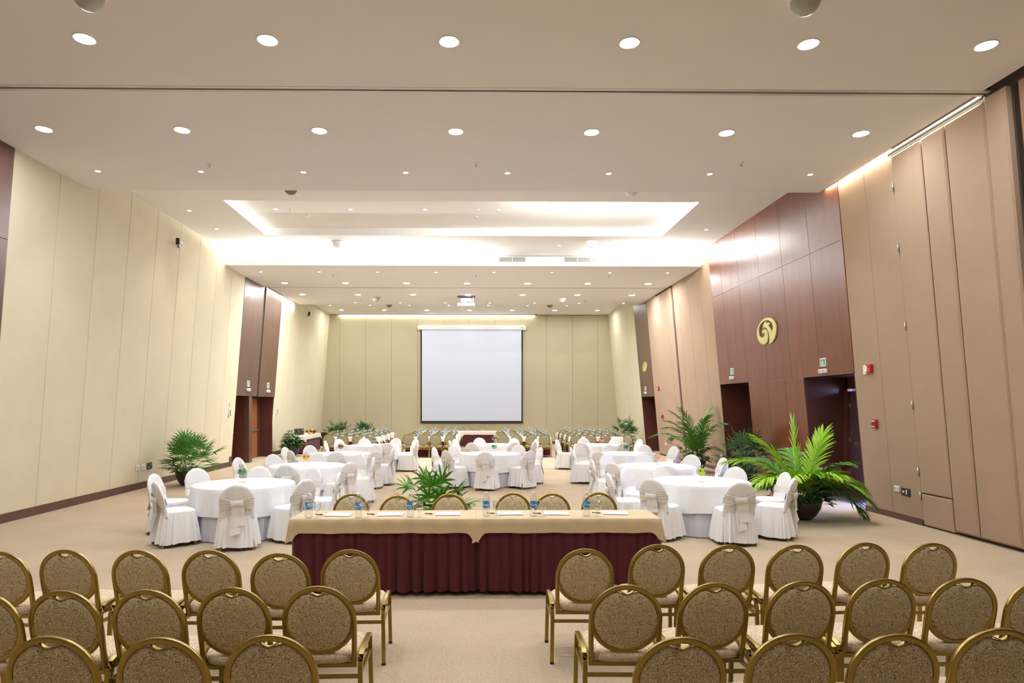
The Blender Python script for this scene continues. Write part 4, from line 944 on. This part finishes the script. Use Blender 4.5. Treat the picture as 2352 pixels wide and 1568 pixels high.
# ================================================================= plants
def strip(mb, p0, d, up, L_, w, droop, fold=0.0, segs=3, tipw=0.15):
    d = Vector(d).normalized(); up = Vector(up); side = d.cross(up)
    side = side.normalized() if side.length > 1e-3 else Vector((1,0,0))
    p = Vector(p0); ls = []; dirv = d.copy()
    for i in range(segs+1):
        u = i/segs; ww = w*(0.35+0.65*sin(PI*min(1, 0.25+u*0.6)))*(1 if i < segs else tipw)
        n_ = side.cross(dirv).normalized()
        ls.append([tuple(p-side*ww/2+n_*fold*ww), tuple(p), tuple(p+side*ww/2+n_*fold*ww)])
        p = p+dirv*(L_/segs); dirv = (dirv+Vector((0,0,-droop/segs))).normalized()
    mb.loft(ls, closed=False)
WD = (0, 0)
def curve(p0, d, L_, droop, n=8):
    d = Vector(d)
    if WD[0]*d.x > 0: d.x *= 0.3
    if WD[1]*d.y > 0: d.y *= 0.3
    p = Vector(p0); dv = Vector(d).normalized(); out = [p.copy()]
    for i in range(n):
        p = p+dv*(L_/n); dv = (dv+Vector((0,0,-droop/n))).normalized(); out.append(p.copy())
    return out, dv
def fan_leaf(parent, p0, d, L_, blade, nb, m, rn_, wid=0.035, droop=0.5):
    pts, dv = curve(p0, d, L_, droop*0.6, 6); mb = MB(); mb.sweep([tuple(p) for p in pts], 0.008, 0.008, n=5)
    tip = pts[-1]; side = dv.cross(Vector((0,0,1)))
    side = side.normalized() if side.length > 1e-3 else Vector((1,0,0)); nrm = side.cross(dv).normalized()
    for i in range(nb):
        a = (-1+2*i/(nb-1))*1.75; dd = dv*cos(a)+side*sin(a)+nrm*0.15*rn_.uniform(-1, 1)
        strip(mb, tip, dd, nrm, blade*(0.8+0.2*cos(a))*rn_.uniform(0.88, 1.05), wid, droop*rn_.uniform(0.6, 1.2), 0.2, 3, 0.25)
    return mb.build('frond', m, parent)
def feather(parent, p0, d, L_, m, rn_, droop=1.2, n=22, leaf=0.34, wid=0.028):
    pts, dv = curve(p0, d, L_, droop, 14); mb = MB(); mb.sweep([tuple(p) for p in pts], 0.011, 0.011, n=5)
    for i in range(n):
        u = 0.25+0.75*i/(n-1); q = u*14; k = min(13, int(q)); p = pts[k].lerp(pts[k+1], q-k); t_ = (pts[k+1]-pts[k]).normalized()
        side = t_.cross(Vector((0,0,1)))
        side = side.normalized() if side.length > 1e-3 else Vector((1,0,0)); nrm = side.cross(t_).normalized()
        ll = leaf*(0.45+0.75*sin(PI*min(1, (u-0.15)*1.05)))
        for s_ in (-1, 1):
            dd = t_*(0.60+1.0*u*u+rn_.uniform(-.12,.12))+side*s_*(1.0-0.45*u)+nrm*rn_.uniform(-0.05, 0.25)
            strip(mb, p, dd, nrm, ll*rn_.uniform(0.9, 1.08), wid, 0.5+0.3*droop*rn_.uniform(0.5, 1), 0.25, 3, 0.2)
    return mb.build('frond', m, parent)
def undergrowth(parent, z, R, H_, n, m, rn_, size=0.12):
    mb = MB()
    for i in range(n):
        a = rn_.uniform(0, 2*PI); rr_ = R*math.sqrt(rn_.random()); zz = z+H_*(1-(rr_/R)**2)*rn_.uniform(0.3, 1)
        p = (rr_*cos(a), rr_*sin(a), zz); d = (cos(a)+rn_.uniform(-.5,.5), sin(a)+rn_.uniform(-.5,.5), rn_.uniform(-0.5, 0.7))
        strip(mb, p, d, (0,0,1), size*rn_.uniform(0.7, 1.2), size*0.5, rn_.uniform(0.3, 1.2), 0.15, 3, 0.1)
    return mb.build('foliage', m, parent, kind='stuff')
def pot(parent, r, h):
    MB().lathe([(r*0.45,0.0),(r*0.5,0.004),(r*0.72,h*0.22),(r*0.92,h*0.55),(r,h*0.85),(r*1.0,h),(r*0.92,h),(r*0.9,h*0.88)], 36, cap0=True).build('pot', pot_m, parent, smooth=True, label='dark bronze bowl planter')
    MB().lathe([(r*0.9,h*0.88),(0.002,h*0.9)], 24).build('soil', soil, parent)
def plant(lab, x, y, kind, r, h, H_, spread, seed, m, um=g_under, wall=0, back=0):
    global WD; WD = (wall, back)
    rn_ = random.Random(seed); t = thing('potted_palm', lab, 'plant', (x, y, 0)); pot(t, r, h)
    top = H_-h
    if kind == 'fan':
        n = 30
        for i in range(n):
            a = 2.4*i+rn_.uniform(-.3,.3); el = 1.35-1.15*(i/n)+rn_.uniform(-.1,.1); L_ = (top-0.30)*(0.55+0.45*sin(el))*rn_.uniform(0.6, 1.05)
            fan_leaf(t, (0.04*cos(a), 0.04*sin(a), h*0.9), (cos(a)*cos(el), sin(a)*cos(el), sin(el)), L_, 0.38*spread, 15, m, rn_, 0.036, 0.35)
        undergrowth(t, h*0.95, r*1.15, 0.28, 170, um, rn_, 0.11)
    elif kind == 'lady':
        n = 48
        for i in range(n):
            a = 2.4*i+rn_.uniform(-.3,.3); el = 1.45-1.3*(i/n)+rn_.uniform(-.1,.1); L_ = (top-0.16)*(0.40+0.58*(1-i/n))*rn_.uniform(0.7, 1.0)
            fan_leaf(t, (0.06*cos(a), 0.06*sin(a), h*0.9), (cos(a)*cos(el)*spread, sin(a)*cos(el)*spread, sin(el)), L_, 0.27, 8, m, rn_, 0.038, 0.45)
        undergrowth(t, h*0.95, r*1.1, 0.22, 130, um, rn_, 0.11)
    elif kind == 'broad':
        n = 36
        for i in range(n):
            a = 2.4*i+rn_.uniform(-.3,.3); el = 1.4-1.15*(i/n); L_ = (top-0.2)*(0.45+0.5*(1-i/n))*rn_.uniform(0.85, 1.0)
            pts, dv = curve((0.05*cos(a), 0.05*sin(a), h*0.9), (cos(a)*cos(el), sin(a)*cos(el), sin(el)), L_, 0.5, 5); mb = MB(); mb.sweep([tuple(p) for p in pts], 0.01, 0.01, n=5)
            for q in range(7):
                aa = q*0.9+rn_.uniform(-.3,.3); strip(mb, pts[2+q//2 if q < 7 else 5], (cos(aa)+dv.x, sin(aa)+dv.y, 0.3), (0,0,1), 0.24*rn_.uniform(0.8, 1.1), 0.075, 0.9, 0.12, 4, 0.1)
            mb.build('frond', m, t)
        undergrowth(t, h*0.95, r*1.1, 0.25, 120, um, rn_, 0.13)
    elif kind == 'areca':
        return t, rn_
    return t
plant('fan palm in a dark bowl against the cream wall, left of the wooden doors', -7.22, 16.2, 'fan', 0.27, 0.34, 1.50, 1.0, 2, g_fan, wall=-1)
plant('bushy broad-leaved palm in a dark pot before the buffet table', -7.25, 25.3, 'broad', 0.36, 0.40, 1.35, 1.0, 5, g_dark, g_dark, wall=-1)
plant('dark feathery palm in the far corner beside the black bin', -6.75, 31.6, 'lady', 0.25, 0.32, 1.40, 1.5, 7, g_dark, back=1)
plant('dark feathery palm against the end wall, nearer the screen', -5.5, 31.9, 'lady', 0.25, 0.32, 1.38, 1.15, 8, g_dark, back=1)
plant('leafy palm in a dark pot beside the far walnut alcove', 6.45, 27.6, 'lady', 0.27, 0.36, 1.60, 1.6, 11, g_dark, wall=1)
plant('dark leafy palm in a bowl between the two mahogany alcoves', 6.75, 16.1, 'lady', 0.29, 0.34, 1.58, 1.2, 13, g_lady, wall=1)
plant('low green palm on the open floor behind the front table chairs', -0.58, 9.25, 'lady', 0.24, 0.30, 1.22, 1.5, 17, g_mid, g_mid)
# two arecas
WD = (1, 0); rn_ = random.Random(23); t = thing('potted_palm', 'tall arching palm over dense fan leaves, against the brown wall', 'plant', (6.62, 19.3, 0)); pot(t, 0.28, 0.34)
for i in range(12):
    a = 2.4*i+0.6; el = 1.45-0.035*i
    if i % 3 == 0: a = PI+rn_.uniform(-.5,.5)
    feather(t, (0.03*cos(a), 0.03*sin(a), 0.3), (cos(a)*cos(el)*0.8, sin(a)*cos(el)*0.8, sin(el)), 1.52+0.16*rn_.random(), g_mid, rn_, 2.1, 24, 0.32, 0.028)
for i in range(12):
    a = 2.4*i; el = 0.9-0.05*i; fan_leaf(t, (0.05*cos(a), 0.05*sin(a), 0.3), (cos(a)*cos(el), sin(a)*cos(el), sin(el)), 0.55, 0.30, 12, g_dark, rn_, 0.032, 0.6)
undergrowth(t, 0.33, 0.34, 0.45, 220, g_dark, rn_, 0.14)
WD = (0, 0); rn_ = random.Random(31); t = thing('potted_palm', 'big lime-green areca palm in a dark bowl before the open door', 'plant', (5.72, 11.25, 0)); pot(t, 0.33, 0.36)
FR8 = [(PI-0.3, 1.50, 1.34, g_lime, .35), (0.30, 1.30, 1.22, g_lime, .6), (PI-0.2, 1.05, 1.40, g_lime, 1.5), (PI+0.5, 0.95, 1.25, g_lime, 1.6), (0.1, 0.95, 1.22, g_lime, 1.9), (-0.5, 0.85, 1.15, g_mid, 2.0), (-1.3, 1.15, 0.95, g_lime, 1.7), (-2.2, 1.1, 1.1, g_lime, 1.8), (0.6, 1.05, 1.1, g_mid, 1.6), (2.2, 1.1, 1.3, g_mid, 1.6), (1.3, 1.1, 1.35, g_mid, 1.3), (-0.9, 1.2, 1.0, g_mid, 1.5), (2.8, 0.8, 1.2, g_mid, 2.0), (-0.1, 0.75, 1.15, g_mid, 2.3), (PI, 1.25, 1.3, g_lime, 1.2), (-1.8, 1.2, 0.8, g_lime, 1.6), (-0.7, 1.0, 0.95, g_lime, 1.8), (0.9, 0.8, 1.05, g_mid, 1.9)]
for (a, el, L_, m_, dr) in FR8:
    feather(t, (0.05*cos(a), 0.05*sin(a), 0.33), (cos(a)*cos(el), sin(a)*cos(el), sin(el)), L_, m_, rn_, dr, 26, 0.36, 0.034)
for i in range(10):
    a = 2.4*i; el = 1.0-0.05*i; fan_leaf(t, (0.05*cos(a), 0.05*sin(a), 0.33), (cos(a)*cos(el), sin(a)*cos(el), sin(el)), 0.5, 0.28, 9, g_dark, rn_, 0.035, 0.6)
undergrowth(t, 0.3, 0.46, 0.5, 260, g_dark, rn_, 0.15)
